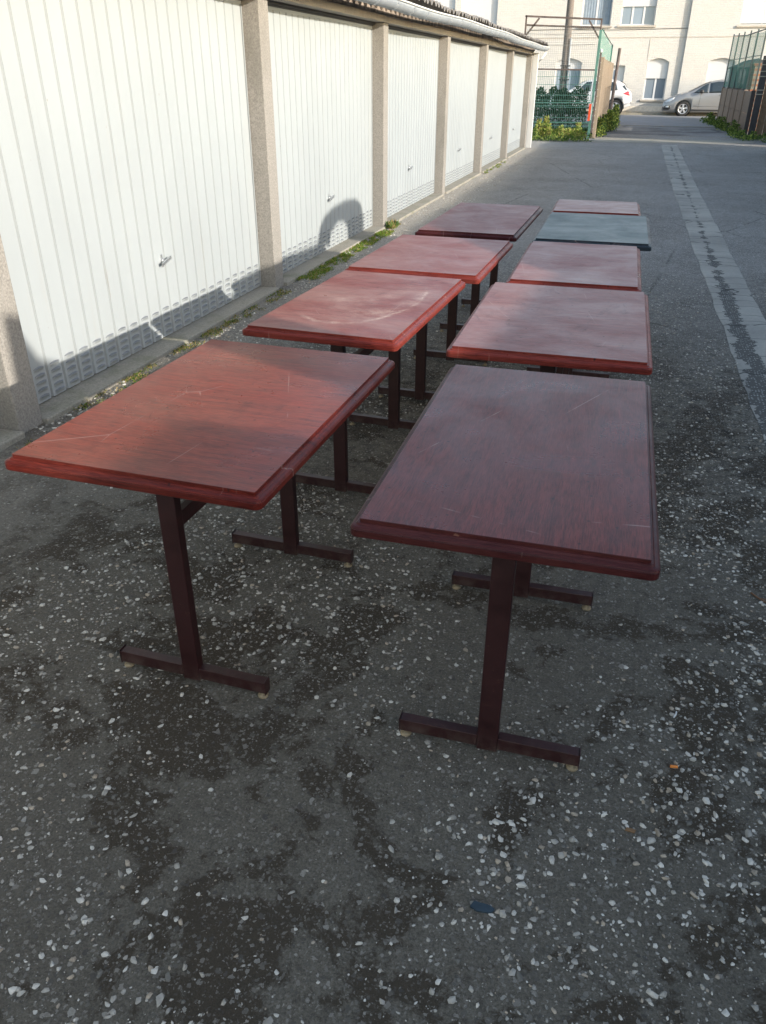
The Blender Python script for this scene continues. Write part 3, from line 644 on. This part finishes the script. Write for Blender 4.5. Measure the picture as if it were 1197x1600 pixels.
# side fence of boards leading to the street, with green netting above
bf=empty('board_fence',(-1.3,31,0)); tag(bf,'weathered tan board fence leading to the street beneath green netting','fence')
WB=mat_conc('tan_boards',(.22,.17,.12),(.36,.29,.22),.2,(.14,.10,.06),.6,40)
m=MB()
for k,y in enumerate(np.arange(26.75,36.8,.16)): m.box(-1.33,-1.30-(k%2)*.012,y,y+.15,.03,2.05+.05*math.sin(k*1.7)-.0*k)
m.build('boards',WB,bf)
m=MB(); m.box(-1.345,-1.215,26.5,26.62,0,2.10); m.build('near_board',WB,bf,bevel=.01)
m=MB()
for (z) in np.arange(.25,2.2,.17): m.box(-1.395,-1.30,26.44,26.49,z,z+.022)
m.build('rungs',M['whitepaint'],bf)
m=MB(); m.box(-1.36,-1.31,26.40,26.435,0,2.2); m.build('dark_post',BR,bf)
m=MB(); m.lathe([(0,.05),(.03,.045),(.045,.02),(.045,-.02),(.03,-.045),(0,-.05)],(-1.335,26.42,2.25),'z',12); m.build('post_cap',M['whitepaint'],bf)
m=MB(); m.tube([(-1.22,37.0,0),(-1.16,37.0,2.62)],.06,8); m.build('end_post',BR,bf)
def netmat():
    t=NT('green_netting'); X=t.xyz(); t.fin(t.mix(t.noise(3,4),(.01,.13,.09),(.03,.24,.17)),.7)
    tr=t.n('ShaderNodeBsdfTransparent'); mx=t.n('ShaderNodeMixShader')
    a=t.math('FRACT',t.math('MULTIPLY',X[1],40)); b=t.math('FRACT',t.math('MULTIPLY',X[2],40))
    hole=t.math('MULTIPLY',t.math('GREATER_THAN',a,.28),t.math('GREATER_THAN',b,.28))
    t.l(hole,mx.inputs[0]); t.l(t.b.outputs[0],mx.inputs[1]); t.l(tr.outputs[0],mx.inputs[2]); t.l(mx.outputs[0],t.out.inputs[0]); return t.m
NET=netmat()
def net(name,x,y0,y1,zt0,zt1,zb,parent,n=30):
    V=[];F=[]
    for i in range(n+1):
        t=i/n; y=y0+(y1-y0)*t; zt=zt0+(zt1-zt0)*t-.05*abs(math.sin(t*PI*3))
        for k in range(5): V.append((x+.03*math.sin(y*2+k),y,zb+(zt-zb)*k/4))
    for i in range(n):
        for k in range(4): a=i*5+k; F.append((a,a+1,a+6,a+5))
    o=npmesh(name,V,F,NET); o.parent=parent; o.location=-Vector(parent.location); return o
net('netting',-1.36,26.3,34.3,2.76,2.62,1.7,bf)
m=MB(); m.tube([(-1.36,26.3,2.77),(-1.36,30,2.70),(-1.36,34.4,2.63)],.015,6); m.bar((-1.36,34.4,0),(-1.36,34.4,2.66),.05); m.build('net_rail',plain('dark_green_steel',(.015,.06,.05),.5),bf)

# concrete panel wall, right
cw=empty('panel_wall',(3.2,34,0)); tag(cw,'brown concrete panel wall with green netting on posts above','wall')
CP=mat_conc('brown_panel',(.17,.125,.095),(.30,.23,.18),.3,(.09,.07,.05),.5,50)
DK=plain('dark_post',(.03,.028,.03),.7,var=.3)
py=[29.4,31.6,33.8,36.0,38.2,40.5]
for a,b in zip(py[:-1],py[1:]):
    for z0,z1 in ((.0,.60),(.61,1.23)):
        m=MB(); m.box(3.215,3.26,a+.05,b-.05,z0,z1); m.build('panel',CP,cw,bevel=.006)
for y in py:
    m=MB(); m.box(3.18,3.30,y-.055,y+.055,0,1.26); m.build('post',CP if y>29.5 else DK,cw,bevel=.008)
    m=MB(); m.bar((3.24,y,1.26),(3.26,y+.05,2.92+(y-29.4)*.025),.045); m.build('net_post',plain('net_post_steel',(.05,.07,.065),.6) if y==py[0] else bpy.data.materials['net_post_steel'],cw)
net('netting',3.25,29.4,40.5,2.86,3.1,1.28,cw,40)
m=MB(); m.tube([(3.25,29.4,2.88),(3.25,35,2.93),(3.25,40.5,3.13)],.018,6); m.tube([(3.25,29.4,2.2),(3.25,40.5,2.25)],.012,5); m.build('net_rail',bpy.data.materials['net_post_steel'],cw)
# dark sheds and a brick stack behind that wall
def shed(x0,x1,y0,y1,h,mat,lab,name='shed'):
    e=empty(name,((x0+x1)/2,(y0+y1)/2,0)); m=MB(); m.box(x0,x1,y0,y1,0,h); m.build('wall',mat,e)
    m=MB(); m.prism([(x0-.08,h+.002),(x1+.08,h+.002),(x1+.08,h+.05),((x0+x1)/2,h+.32),(x0-.08,h+.05)],'y',y0-.08,y1+.08); m.build('roof',plain(name+'_felt',(.06,.065,.07),.8),e); tag(e,lab,'shed'); return e
SH=plain('tarred_boards',(.075,.085,.095),.8,var=.4,scale=4)
shed(3.45,4.6,37.2,41.6,1.95,SH,'low dark grey shed behind the far end of the panel wall')
shed(3.6,5.4,33.2,36.4,1.9,SH,'dark slate coloured shed behind the middle of the panel wall','shed')
def mat_brick(name,a,b,mo,sc=1.0,axis='xz',bumps=.4):
    t=NT(name); X=t.xyz(); cmb=t.n('ShaderNodeCombineXYZ'); t.l(X[0] if axis=='xz' else X[1],cmb.inputs[0]); t.l(X[2],cmb.inputs[1])
    bt=t.n('ShaderNodeTexBrick'); t.l(cmb.outputs[0],bt.inputs['Vector']); bt.inputs['Scale'].default_value=sc
    bt.inputs['Brick Width'].default_value=.22; bt.inputs['Row Height'].default_value=.075; bt.inputs['Mortar Size'].default_value=.006; bt.inputs['Mortar Smooth'].default_value=.4
    bt.inputs['Color1'].default_value=(*a,1); bt.inputs['Color2'].default_value=(*b,1); bt.inputs['Mortar'].default_value=(*mo,1)
    c=t.mix(t.math('MULTIPLY',t.ramp(t.noise(1.2,6,.65),[(.4,0.),(.75,1.)]),.22),bt.outputs[0],tuple(x*.7 for x in a))
    h=t.math('ADD',t.math('MULTIPLY',bt.outputs['Fac'],-1.),t.math('MULTIPLY',t.noise(14,4,.7),1.3))
    return t.fin(c,.85,t.bump(h,bumps,.02),spec=.25)
BK=mat_brick('orange_brick',(.36,.15,.08),(.25,.11,.07),(.3,.27,.22),axis='yz')
m=MB(); m.box(3.40,3.9,31.9,33.0,0,1.95); m.box(3.36,3.94,31.86,33.04,1.951,2.03); o=m.build('brick_pier',BK); tag(o,'orange brick pier showing through the netting above the panel wall','pier')
# upright dark post stack and brown cross fence at right edge
nb=empty('notched_post',(3.28,28.2,0)); tag(nb,'tall black post with pale bands in front of the panel wall','post')
m=MB(); m.box(3.19,3.37,28.12,28.3,0,2.16); m.build('shaft',DK,nb,bevel=.01)
m=MB()
for z in (1.16,1.27,1.62,1.75,1.92,2.05): m.box(3.185,3.375,28.10,28.32,z,z+.025)
m.build('band',M['kerb'],nb)
xf=empty('cross_fence',(4.6,28.5,0)); tag(xf,'brown boarded fence facing the alley at the right edge','fence')
m=MB()
for x in np.arange(3.42,6.4,.20): m.box(x,x+.19,28.45,28.48+.006*(int(x*10)%2),.04,2.05)
m.build('boards',mat_conc('brown_boards',(.13,.085,.055),(.27,.19,.13),.3,(.05,.035,.025),.7,30),xf)
m=MB(); m.bar((3.45,28.51,.4),(6.4,28.51,.4),.06); m.bar((3.45,28.51,1.6),(6.4,28.51,1.6),.06); m.build('rail',DK,xf)

# hedge behind the gate
hd=empty('hedge',(-4.5,29.5,0)); tag(hd,'dark clipped hedge row behind the green mesh gate','hedge')
rs=np.random.RandomState(31); n=17000
x=rs.uniform(-8,-1.75,n); y=29.2+rs.uniform(0,.8,n); top=1.22+.07*np.sin(x*17)+.05*np.sin(x*9+1); z=top*rs.uniform(0,1,n)**.6
leafmesh('foliage',np.stack([x,y,z],-1),.075,[G3,leafmat('conifer_mid',(.05,.10,.045)),leafmat('conifer_dark',(.025,.055,.028))],32,.8,.5,hd)
m=MB()
for x in np.arange(-7.8,-1.8,.5): m.tube([(x,29.6,0),(x+.05,29.6,1.0)],.03,6)
m.build('stems',plain('hedge_bark',(.08,.06,.04),.9),hd)
ms=np.stack([rs.uniform(-6,-1.6,5000),rs.uniform(26.4,29.2,5000),rs.uniform(0,.12,5000)],-1)
tag(leafmesh('grass',ms,.12,[G1,G5,G3],33,1.,.25),'rough grass plot between the mesh gate and the hedge','grass',kind='stuff')

# utility pole
up_=empty('utility_pole',(-3.30,38,0)); tag(up_,'tall weathered wooden utility pole standing behind the hedge','pole')
m=MB(); m.tube([(-3.28,38,0),(-3.34,38,3.8),(-3.42,38,9)],[.17,.14,.11],12); m.build('shaft',mat_conc('pole_wood',(.10,.085,.075),(.20,.175,.155),.2,(.05,.05,.05),.4,30),up_)
m=MB(); m.tube([(-3.13,37.85,0),(-3.17,37.85,3.0)],.035,6); m.build('cable_duct',M['zinc'],up_)
m=MB(); m.box(-3.50,-3.06,37.79,37.81,1.5,1.54); m.box(-3.50,-3.08,37.79,37.81,2.0,2.04); m.build('strap',DK,up_)

# ------------------------------------------------------------------ houses across the street
WALL=mat_brick('painted_brick',(.54,.522,.49),(.515,.497,.465),(.46,.442,.412),bumps=.6)
WFR=plain('white_window_frame',(.55,.55,.55),.4,var=.03)
def glassmat():
    t=NT('window_glass'); X=t.xyz(); n=t.noise(.9,3); return t.fin(t.mix(n,(.10,.14,.19),(.22,.28,.36)),.08,spec=.8)
GL=glassmat()
CUR=plain('net_curtain',(.20,.25,.30),.9,var=.1,scale=6)
def shutmat(c,n_):
    t=NT(n_); X=t.xyz(); f=t.math('FRACT',t.math('MULTIPLY',X[2],18)); return t.fin(t.mix(t.ramp(f,[(0.,1.),(.15,0.)]),c,tuple(x*.6 for x in c)),.6,t.bump(f,.3,.01))
SHU=shutmat((.52,.53,.54),'roller_shutter'); 
SILL=plain('stone_sill',(.38,.34,.29),.8)
def facade(name,x0,x1,fy,ztop,ops,label,arch=()):
    """wall front at y=fy with recessed openings ops=(xa,xb,za,zb,arch_rise)"""
    e=empty(name,((x0+x1)/2,fy+4,0)); tag(e,label,'house')
    m=MB(); xsr=sorted({x0,x1,*[o[0] for o in ops],*[o[1] for o in ops]}); dep=.26
    for a,b in zip(xsr[:-1],xsr[1:]):
        hs=sorted([o for o in ops if o[0]<=a+1e-6 and o[1]>=b-1e-6],key=lambda o:o[2]); z=0
        for o in hs:
            if o[2]>z: m.add([(a,fy,z),(b,fy,z),(b,fy,o[2]),(a,fy,o[2])],[(0,1,2,3)])
            z=o[3]
        m.add([(a,fy,z),(b,fy,z),(b,fy,ztop),(a,fy,ztop)],[(0,1,2,3)])
    for o in ops:
        xa,xb,za,zb,ar=o
        m.add([(xa,fy,za),(xa,fy+dep,za),(xa,fy+dep,zb),(xa,fy,zb)],[(0,1,2,3)]); m.add([(xb,fy,za),(xb,fy+dep,za),(xb,fy+dep,zb),(xb,fy,zb)],[(0,1,2,3)])
        m.add([(xa,fy,za),(xb,fy,za),(xb,fy+dep,za),(xa,fy+dep,za)],[(0,1,2,3)])
        if ar:
            N=10; arc=[(xa+(xb-xa)*q/N,zb-ar+ar*math.sin(PI*q/N)**.8) for q in range(N+1)]
            m.prism([(xa-.0,zb-ar)]+[(p[0],p[1]) for p in arc[1:-1]]+[(xb,zb-ar),(xb,zb-.001),(xa,zb-.001)],'y',fy+.001,fy+dep)
        else: m.add([(xa,fy,zb),(xb,fy,zb),(xb,fy+dep,zb),(xa,fy+dep,zb)],[(0,1,2,3)])
    m.add([(x0,fy,0),(x0,fy+8,0),(x0,fy+8,ztop),(x0,fy,ztop)],[(0,1,2,3)]); m.add([(x1,fy,0),(x1,fy+8,0),(x1,fy+8,ztop),(x1,fy,ztop)],[(0,1,2,3)])
    m.build('wall',WALL,e)
    r=MB(); r.prism([(fy-.35,ztop-.05),(fy+4,ztop+2.6),(fy+8.3,ztop-.05),(fy+8.3,ztop+.03),(fy+4,ztop+2.72),(fy-.35,ztop+.03)],'x',x0,x1); r.build('roof',plain(name+'_tiles',(.22,.10,.07),.8),e)
    s=MB(); s.box(x0,x1,fy-.03,fy-.001,0,.34); s.build('plinth',plain('plinth_render',(.62,.56,.47),.8) if 'plinth_render' not in bpy.data.materials else bpy.data.materials['plinth_render'],e)
    return e
def window(e,fy,xa,xb,za,zb,shut=0,lights=2,glass=GL,sill=True,inner=None,ar=0):
    y=fy+.20
    f=MB(); f.box(xa,xb,y,y+.05,za,za+.06); f.box(xa,xb,y,y+.05,zb-.06-ar,zb); 
    f.box(xa,xa+.06,y,y+.05,za+.06,zb-.06-ar); f.box(xb-.06,xb,y,y+.05,za+.06,zb-.06-ar)
    for k in range(1,lights):
        xm=xa+(xb-xa)*k/lights; f.box(xm-.045,xm+.045,y-.003,y+.05,za+.06,zb-.06-ar)
    w_=f.build('window',WFR,e)
    g_=MB(); g_.box(xa+.05,xb-.05,y+.02,y+.03,za+.05,zb-.05); g_.build('pane',glass,w_)
    if inner:
        c=MB(); n=40
        c.add([(xa+.07+(xb-xa-.14)*q/n,y+.008+.006*math.sin(q*1.6),z) for q in range(n+1) for z in (za+.07,zb-.07)],[(2*q,2*q+2,2*q+3,2*q+1) for q in range(n)]); c.build('curtain',inner,w_)
    if shut: s=MB(); s.box(xa+.005,xb-.005,y-.05,y-.012,zb-shut,zb-.002); s.build('shutter',SHU,w_)
    if sill: s=MB(); s.box(xa-.12,xb+.1,fy-.07,fy+.19,za-.09,za-.002); s.build('sill',SILL,e,bevel=.01)
BL=shutmat((.16,.20,.24),'striped_blind')
LIVE=dict(up1=(-3.52,-2.08,3.86,5.6,0),up2=(-1.62,.0,3.86,5.6,0),arch1=(-.04,1.0,.64,2.46,.18),door=(-1.95,-1.10,.14,2.15,0),archL=(-4.55,-3.25,.64,2.46,.18),
          upL=(-8.05,-6.2,3.6,5.6,0),winL=(-10.6,-8.35,3.75,5.6,0),gr1=(-7.9,-6.8,.64,2.46,.18),gr2=(-10.9,-9.8,.64,2.46,.18))
LIVE['upL']=(-9.65,-7.75,3.55,5.6,0); LIVE['winL']=(-11.4,-9.95,3.7,5.6,0)
FYA=46.8
hA=facade('cream_house',-22,1.62,FYA,6.6,list(LIVE.values()),'long cream painted brick house with upstairs windows behind the white car')
window(hA,FYA,-3.52,-2.08,3.86,5.6,0,2,GL,inner=CUR)
window(hA,FYA,-1.62,0,3.86,5.6,.95,3,GL)
window(hA,FYA,-.04,1.0,.64,2.46,.88,2,BL,ar=.18)
window(hA,FYA,-4.55,-3.25,.64,2.46,.5,2,GL,inner=CUR,ar=.18)
window(hA,FYA,-7.9,-6.8,.64,2.46,.5,2,GL,ar=.18); window(hA,FYA,-10.9,-9.8,.64,2.46,.5,2,GL,ar=.18)
window(hA,FYA,-9.65,-7.75,3.55,5.6,1.95,1,GL); window(hA,FYA,-11.4,-9.95,3.7,5.6,.9,2,GL)
d=MB(); d.box(-1.95,-1.10,FYA+.18,FYA+.24,.14,2.15); dd=d.build('front_door',WFR,hA)
d=MB(); d.box(-1.62,-1.46,FYA+.165,FYA+.178,.5,1.95); d.build('pane',GL,dd)
d=MB(); d.tube([(-1.22,FYA+.165,1.05),(-1.22,FYA+.12,1.05),(-1.33,FYA+.12,1.05)],.012,6); d.build('handle',M['handle'],dd)
d=MB(); d.box(-2.05,-1.0,FYA-.3,FYA+.2,.101,.14); d.build('doorstep',SILL,hA)
m=MB(); m.box(-21.9,1.615,FYA-.012,FYA-.001,3.33,3.36); m.build('string_course',SILL,hA)
m=MB(); m.tube([(x,FYA-.02,3.70+.02*math.sin(x)) for x in np.linspace(-6,1.6,14)],.010,5); m.build('wall_cable',DK,hA)
FYB=46.66
hB=facade('cream_house',1.621,14,FYB,6.6,[(2.83,4.05,.64,2.46,.16),(3.85+.05,5.9,3.80,5.6,0),(6.6,7.6,.64,2.46,.18),(8.6,9.6,.14,2.3,0)],'cream brick house standing slightly forward behind the silver car')
window(hB,FYB,2.83,4.05,.64,2.46,1.55,2,GL,ar=.16); window(hB,FYB,3.90,5.9,3.80,5.6,1.72,2,GL); window(hB,FYB,6.6,7.6,.64,2.46,.5,2,GL,ar=.18)
d=MB(); d.box(8.6,9.6,FYB+.18,FYB+.24,.14,2.3); d.build('front_door',WFR,hB)
m=MB(); m.box(1.63,13.9,FYB-.012,FYB-.001,3.33,3.36); m.build('string_course',SILL,hB)
m=MB(); m.box(-.075,-.055,FYA-.012,FYA-.001,2.35,3.33); m.build('wall_crack_cover',SILL,hA)

# ------------------------------------------------------------------ cars
def lerp(t,pts):
    if t<=pts[0][0]: return pts[0][1]
    for (a,b),(c,d) in zip(pts[:-1],pts[1:]):
        if t<=c: return b+(d-b)*(t-a)/(c-a)
    return pts[-1][1]
def smoothp(pts,n=60):
    """Catmull-Rom through profile points"""
    out=[]
    for i in range(len(pts)-1):
        p0=pts[max(i-1,0)];p1=pts[i];p2=pts[i+1];p3=pts[min(i+2,len(pts)-1)]
        for k in range(6):
            t=k/6; f=lambda a,b,c,d:.5*((2*b)+(-a+c)*t+(2*a-5*b+4*c-d)*t*t+(-a+3*b-3*c+d)*t**3)
            out.append((p1[0]+(p2[0]-p1[0])*t,f(p0[1],p1[1],p2[1],p3[1])))
    out.append(pts[-1]); return out
RUB=plain('tyre_rubber',(.018,.018,.018),.85); ALU=plain('alloy',(.60,.60,.62),.3,.7); DARKP=plain('black_trim',(.02,.02,.022),.5)
CGL=NT('car_glass').fin((.025,.035,.04),.05,spec=.8)
HLT=NT('headlamp_lens').fin((.55,.58,.60),.1,spec=.8); TLT=NT('tail_lamp_lens').fin((.50,.02,.03),.2,spec=.8)
def car(label,paint,nose,yside,L,W,top,belt,bottom,hoodend,roof0,roof1,wheels,wr,side_glass,cat='car'):
    """x = nose + u, u along the length towards the tail; yside = near side plane"""
    top=smoothp(top); cyy=yside+W/2
    e=empty('parked_car',(nose+L/2,cyy,0)); tag(e,label,cat,'cars parked along the street')
    us=sorted(set([0,.015,.05,.1]+list(np.linspace(.15,L-.15,54))+[L-.1,L-.05,L-.015,L]))
    def hw(u,z=.6):
        t=abs(u-L/2)/(L/2); base=W/2*(1-.20*t**7-.05*t**3); return base
    def sec(u):
        h=hw(u); zt=lerp(u,top); zb=lerp(u,bottom); be=min(lerp(u,belt),zt-.03); k=max(0,zt-be)
        cab=max(0,min(1,(k-.05)/.3))
        r=[(h*.88,zb),(h*.965,zb+.04),(h*.99,zb+.16),(h,zb+.30 if zb+.3<be-.2 else be-.2),(h*.995,be-.12),(h*.965,be)]
        ins=h*.955-.40*(k if k>.1 else k*.6); 
        r+=[(h*.955-(h*.955-ins)*.55,be+k*.55),(ins+.0,zt-.045*cab-.004),(ins-.06,zt-.012*cab),(ins*.5,zt+.010),(0,zt+.014)]
        return r
    m=MB(); n=11; vs=[];fs=[]
    for u in us:
        s=sec(u); sh=1
        full=[(-y,z) for y,z in s]+[(y,z) for y,z in s[-2::-1]]
        vs+=[(nose+u,cyy+y,z) for y,z in full]
    N=2*n-1
    for i in range(len(us)-1):
        for k in range(N-1): a=i*N+k; fs.append((a,a+1,a+N+1,a+N))
        fs.append((i*N+N-1,i*N,(i+1)*N,(i+1)*N+N-1))
    fs.append(tuple(range(N))); fs.append(tuple(range((len(us)-1)*N,len(us)*N))[::-1])
    m.add(vs,fs,True); b=m.build('body',paint,e)
    # wheel openings
    for k,u in enumerate(wheels):
        c=MB(); c.lathe([(0,-.25),(wr*1.17,-.25),(wr*1.17,.26),(0,.26)],(nose+u,yside,wr),'y',28,False)
        cut=c.build('cut',paint); mo=b.modifiers.new('b','BOOLEAN'); mo.object=cut; mo.operation='DIFFERENCE'; mo.solver='EXACT'
        bpy.context.view_layer.update(); dg=bpy.context.evaluated_depsgraph_get(); me=bpy.data.meshes.new_from_object(b.evaluated_get(dg))
        b.modifiers.clear(); b.data=me; bpy.data.objects.remove(cut)
    def ys(u,z):                     # near side surface y at (u,z)
        s=sec(u)
        for (a,za),(c,zc) in zip(s[:-1],s[1:]):
            if za<=z<=zc and zc>za: return cyy-(a+(c-a)*(z-za)/(zc-za))
        return cyy-s[5][0]
    def patch(name,poly,mat,off=.006,parent=e,mirror=False,sub=1):
        m=MB()
        cu=sum(p[0] for p in poly)/len(poly); cz=sum(p[1] for p in poly)/len(poly)
        dense=[]
        for i in range(len(poly)):
            a=poly[i];c=poly[(i+1)%len(poly)]
            for k in range(6): dense.append((a[0]+(c[0]-a[0])*k/6,a[1]+(c[1]-a[1])*k/6))
        rings=[1,.66,.33,.02]; vs=[]
        for r in rings:
            for p in dense:
                u=cu+(p[0]-cu)*r; z=cz+(p[1]-cz)*r; vs.append((nose+u,ys(u,z)-off,z))
        n_=len(dense); fs=[]
        for j in range(len(rings)-1):
            for k in range(n_): fs.append((j*n_+k,j*n_+(k+1)%n_,(j+1)*n_+(k+1)%n_,(j+1)*n_+k))
        back=[(v[0],v[1]+off+.01,v[2]) for v in vs[:n_]]; b0=len(vs); vs+=back
        for k in range(n_): fs.append((k,(k+1)%n_,b0+(k+1)%n_,b0+k))
        m.add(vs,fs,True); return m.build(name,mat,parent)
    for poly in side_glass: patch('side_window',poly,CGL)
    # screens front and rear
    def screen(u0,u1,name):
        m=MB(); vs=[];fs=[]; K=10
        for i in range(K+1):
            u=u0+(u1-u0)*i/K; s=sec(u); zt=lerp(u,top); yw=s[8][0]-.02
            for q in range(9): yy=-yw+2*yw*q/8; vs.append((nose+u,cyy+yy,zt+.018+(.006 if abs(q-4)<4 else 0)))
        for i in range(K):
            for q in range(8): a=i*9+q; fs.append((a,a+1,a+10,a+9))
        m.add(vs,fs,True); m.build(name,CGL,e)
    screen(hoodend+.06,roof0-.04,'windscreen'); 
    if roof1<L-.1: screen(roof1+.05,min(L-.06,roof1+.40),'rear_window')
    # seams as thin dark strips
    return e,patch,ys,cyy
def wheel(e,nose,u,yside,wr,spokes=5):
    m=MB(); c=(nose+u,yside+.03,wr)
    m.lathe([(wr*.66,.0),(wr*.70,-.012),(wr*.93,-.016),(wr,.01),(wr,.19),(wr*.93,.21),(wr*.66,.20)],c,'y',32); t=m.build('wheel',RUB,e)
    m=MB(); m.lathe([(wr*.69,-.004),(wr*.62,-.008),(wr*.60,.03),(wr*.60,.15)],c,'y',32)
    m.lathe([(0,-.004),(wr*.13,-.006),(wr*.15,.02)],c,'y',16)
    for k in range(spokes):
        a=2*PI*k/spokes+.3; dx,dz=math.cos(a),math.sin(a); tx,tz=-dz,dx
        p=[(c[0]+dx*wr*r+tx*wr*w_,c[1]-.004+q,c[2]+dz*wr*r+tz*wr*w_) for q in (0,.03) for r,w_ in ((.1,-.09),(.1,.09),(.63,.15),(.63,-.15))]
        m.add(p,[(0,1,2,3),(7,6,5,4),(0,4,5,1),(1,5,6,2),(2,6,7,3),(3,7,4,0)])
    m.build('rim',ALU,t)
    m=MB(); m.lathe([(0,.08),(wr*.60,.08)],c,'y',24); m.build('brake_disc',DARKP,t)
    m=MB(); m.lathe([(wr*1.16,.03),(wr*1.16,.24),(0,.24)],c,'y',24); m.build('wheel_well',DARKP,e)
SILV=NT('silver_paint').fin((.25,.25,.25),.35,metal=.35,spec=.5,**{'Coat Weight':.6})
WHT=NT('white_car_paint').fin((.50,.50,.50),.3,spec=.5,**{'Coat Weight':.5})
# silver people carrier: nose at left
e,patch,ysf,cyy=car('silver grey people carrier with its nose just right of the alley mouth',SILV,.95,44.25,4.45,1.82,
  [(0,.52),(.06,.62),(.25,.76),(.6,.90),(1.02,1.00),(1.35,1.16),(1.75,1.36),(2.15,1.49),(2.7,1.555),(3.3,1.55),(3.9,1.48),(4.25,1.36),(4.38,1.0),(4.45,.75)],
  [(0,.5),(1.0,.90),(2.2,.97),(4.4,1.04)],[(0,.22),(.3,.18),(3.9,.18),(4.45,.30)],1.06,2.05,3.95,[.94,3.62],.315,
  [[(1.30,.985),(1.95,.99),(1.95,1.385),(1.78,1.33)],[(2.0,.99),(2.78,1.01),(2.80,1.46),(2.35,1.46),(2.0,1.395)],[(2.86,1.01),(3.6,1.04),(3.55,1.42),(2.88,1.455)],[(3.68,1.05),(4.05,1.08),(3.92,1.34),(3.64,1.40)]])
for u in (.94,3.62): wheel(e,.95,u,44.25,.315)
patch('headlight',[(.06,.60),(.12,.68),(.50,.80),(.46,.72),(.30,.62),(.14,.58)],HLT,.008)
patch('fog_lamp',[(.14,.36),(.14,.42),(.26,.43),(.28,.37)],HLT,.008)
patch('bumper_grille',[(.05,.26),(.04,.36),(.13,.45),(.34,.44),(.36,.34),(.30,.26)],DARKP,.005)
patch('door_seam',[(1.60,.34),(1.61,.34),(1.66,.985),(1.65,.985)],DARKP,.004); patch('door_seam',[(2.79,.32),(2.80,.32),(2.825,1.0),(2.815,1.0)],DARKP,.004)
patch('sill_trim',[(1.32,.24),(3.2,.24),(3.2,.29),(1.32,.29)],DARKP,.01)
patch('rub_strip',[(1.4,.43),(3.1,.43),(3.1,.455),(1.4,.455)],SILV,.012)
patch('door_handle',[(2.50,.90),(2.70,.90),(2.70,.93),(2.50,.93)],SILV,.03); patch('tail_light',[(4.15,.80),(4.38,.80),(4.34,1.05),(4.18,1.05)],TLT,.008)
m=MB(); m.lathe([(0,-.10),(.05,-.09),(.085,-.03),(.085,.03),(.06,.08),(0,.09)],(.95+1.66,44.17,1.05),'x',12); m.build('mirror',DARKP,e)
# white crossover: tail at right, nose to the left behind the gate
e,patch,ysf,cyy=car('white crossover car with its tail just past the board fence',WHT,-4.70,44.25,4.16,1.76,
  [(0,.62),(.05,.78),(.3,.92),(.8,1.00),(1.15,1.06),(1.45,1.25),(1.85,1.45),(2.3,1.545),(2.9,1.55),(3.45,1.47),(3.72,1.36),(3.95,1.10),(4.10,.98),(4.16,.72)],
  [(0,.6),(1.0,.97),(2.2,1.0),(4.1,1.02)],[(0,.28),(.3,.22),(3.7,.24),(4.16,.40)],1.20,1.95,3.50,[.84,3.44],.335,
  [[(1.52,1.01),(2.2,1.02),(2.2,1.44),(1.95,1.42)],[(2.26,1.02),(2.98,1.03),(2.95,1.46),(2.26,1.46)],[(3.04,1.04),(3.46,1.08),(3.34,1.40),(3.02,1.44)]])
for u in (.84,3.44): wheel(e,-4.70,u,44.25,.335,6)
patch('tail_light',[(3.74,.93),(4.06,.84),(4.08,.98),(3.94,1.04)],TLT,.008)
patch('rear_bumper_trim',[(3.86,.44),(4.12,.50),(4.13,.64),(3.90,.52)],ALU,.008)
patch('rear_quarter_glass',[(3.66,1.24),(3.74,1.30),(3.90,1.10),(3.84,1.08)],CGL,.006)
patch('sill_trim',[(1.25,.28),(3.0,.28),(3.0,.36),(1.25,.36)],DARKP,.01)
patch('door_seam',[(2.22,.38),(2.23,.38),(2.24,1.0),(2.23,1.0)],DARKP,.004)
def arch(e,nose,u,yside,wr):
    m=MB(); m.tube([(nose+u+wr*1.20*math.cos(a),yside-.006,wr+wr*1.20*math.sin(a)) for a in np.linspace(-.15,PI+.15,20)],.028,6); m.build('wheel_arch_trim',DARKP,e)
arch(e,-4.7,.84,44.25,.335); arch(e,-4.7,3.44,44.25,.335)
m=MB(); m.lathe([(0,-.10),(.05,-.09),(.085,-.03),(.085,.03),(.06,.08),(0,.09)],(-4.7+1.75,44.17,1.10),'x',12); m.build('mirror',DARKP,e)
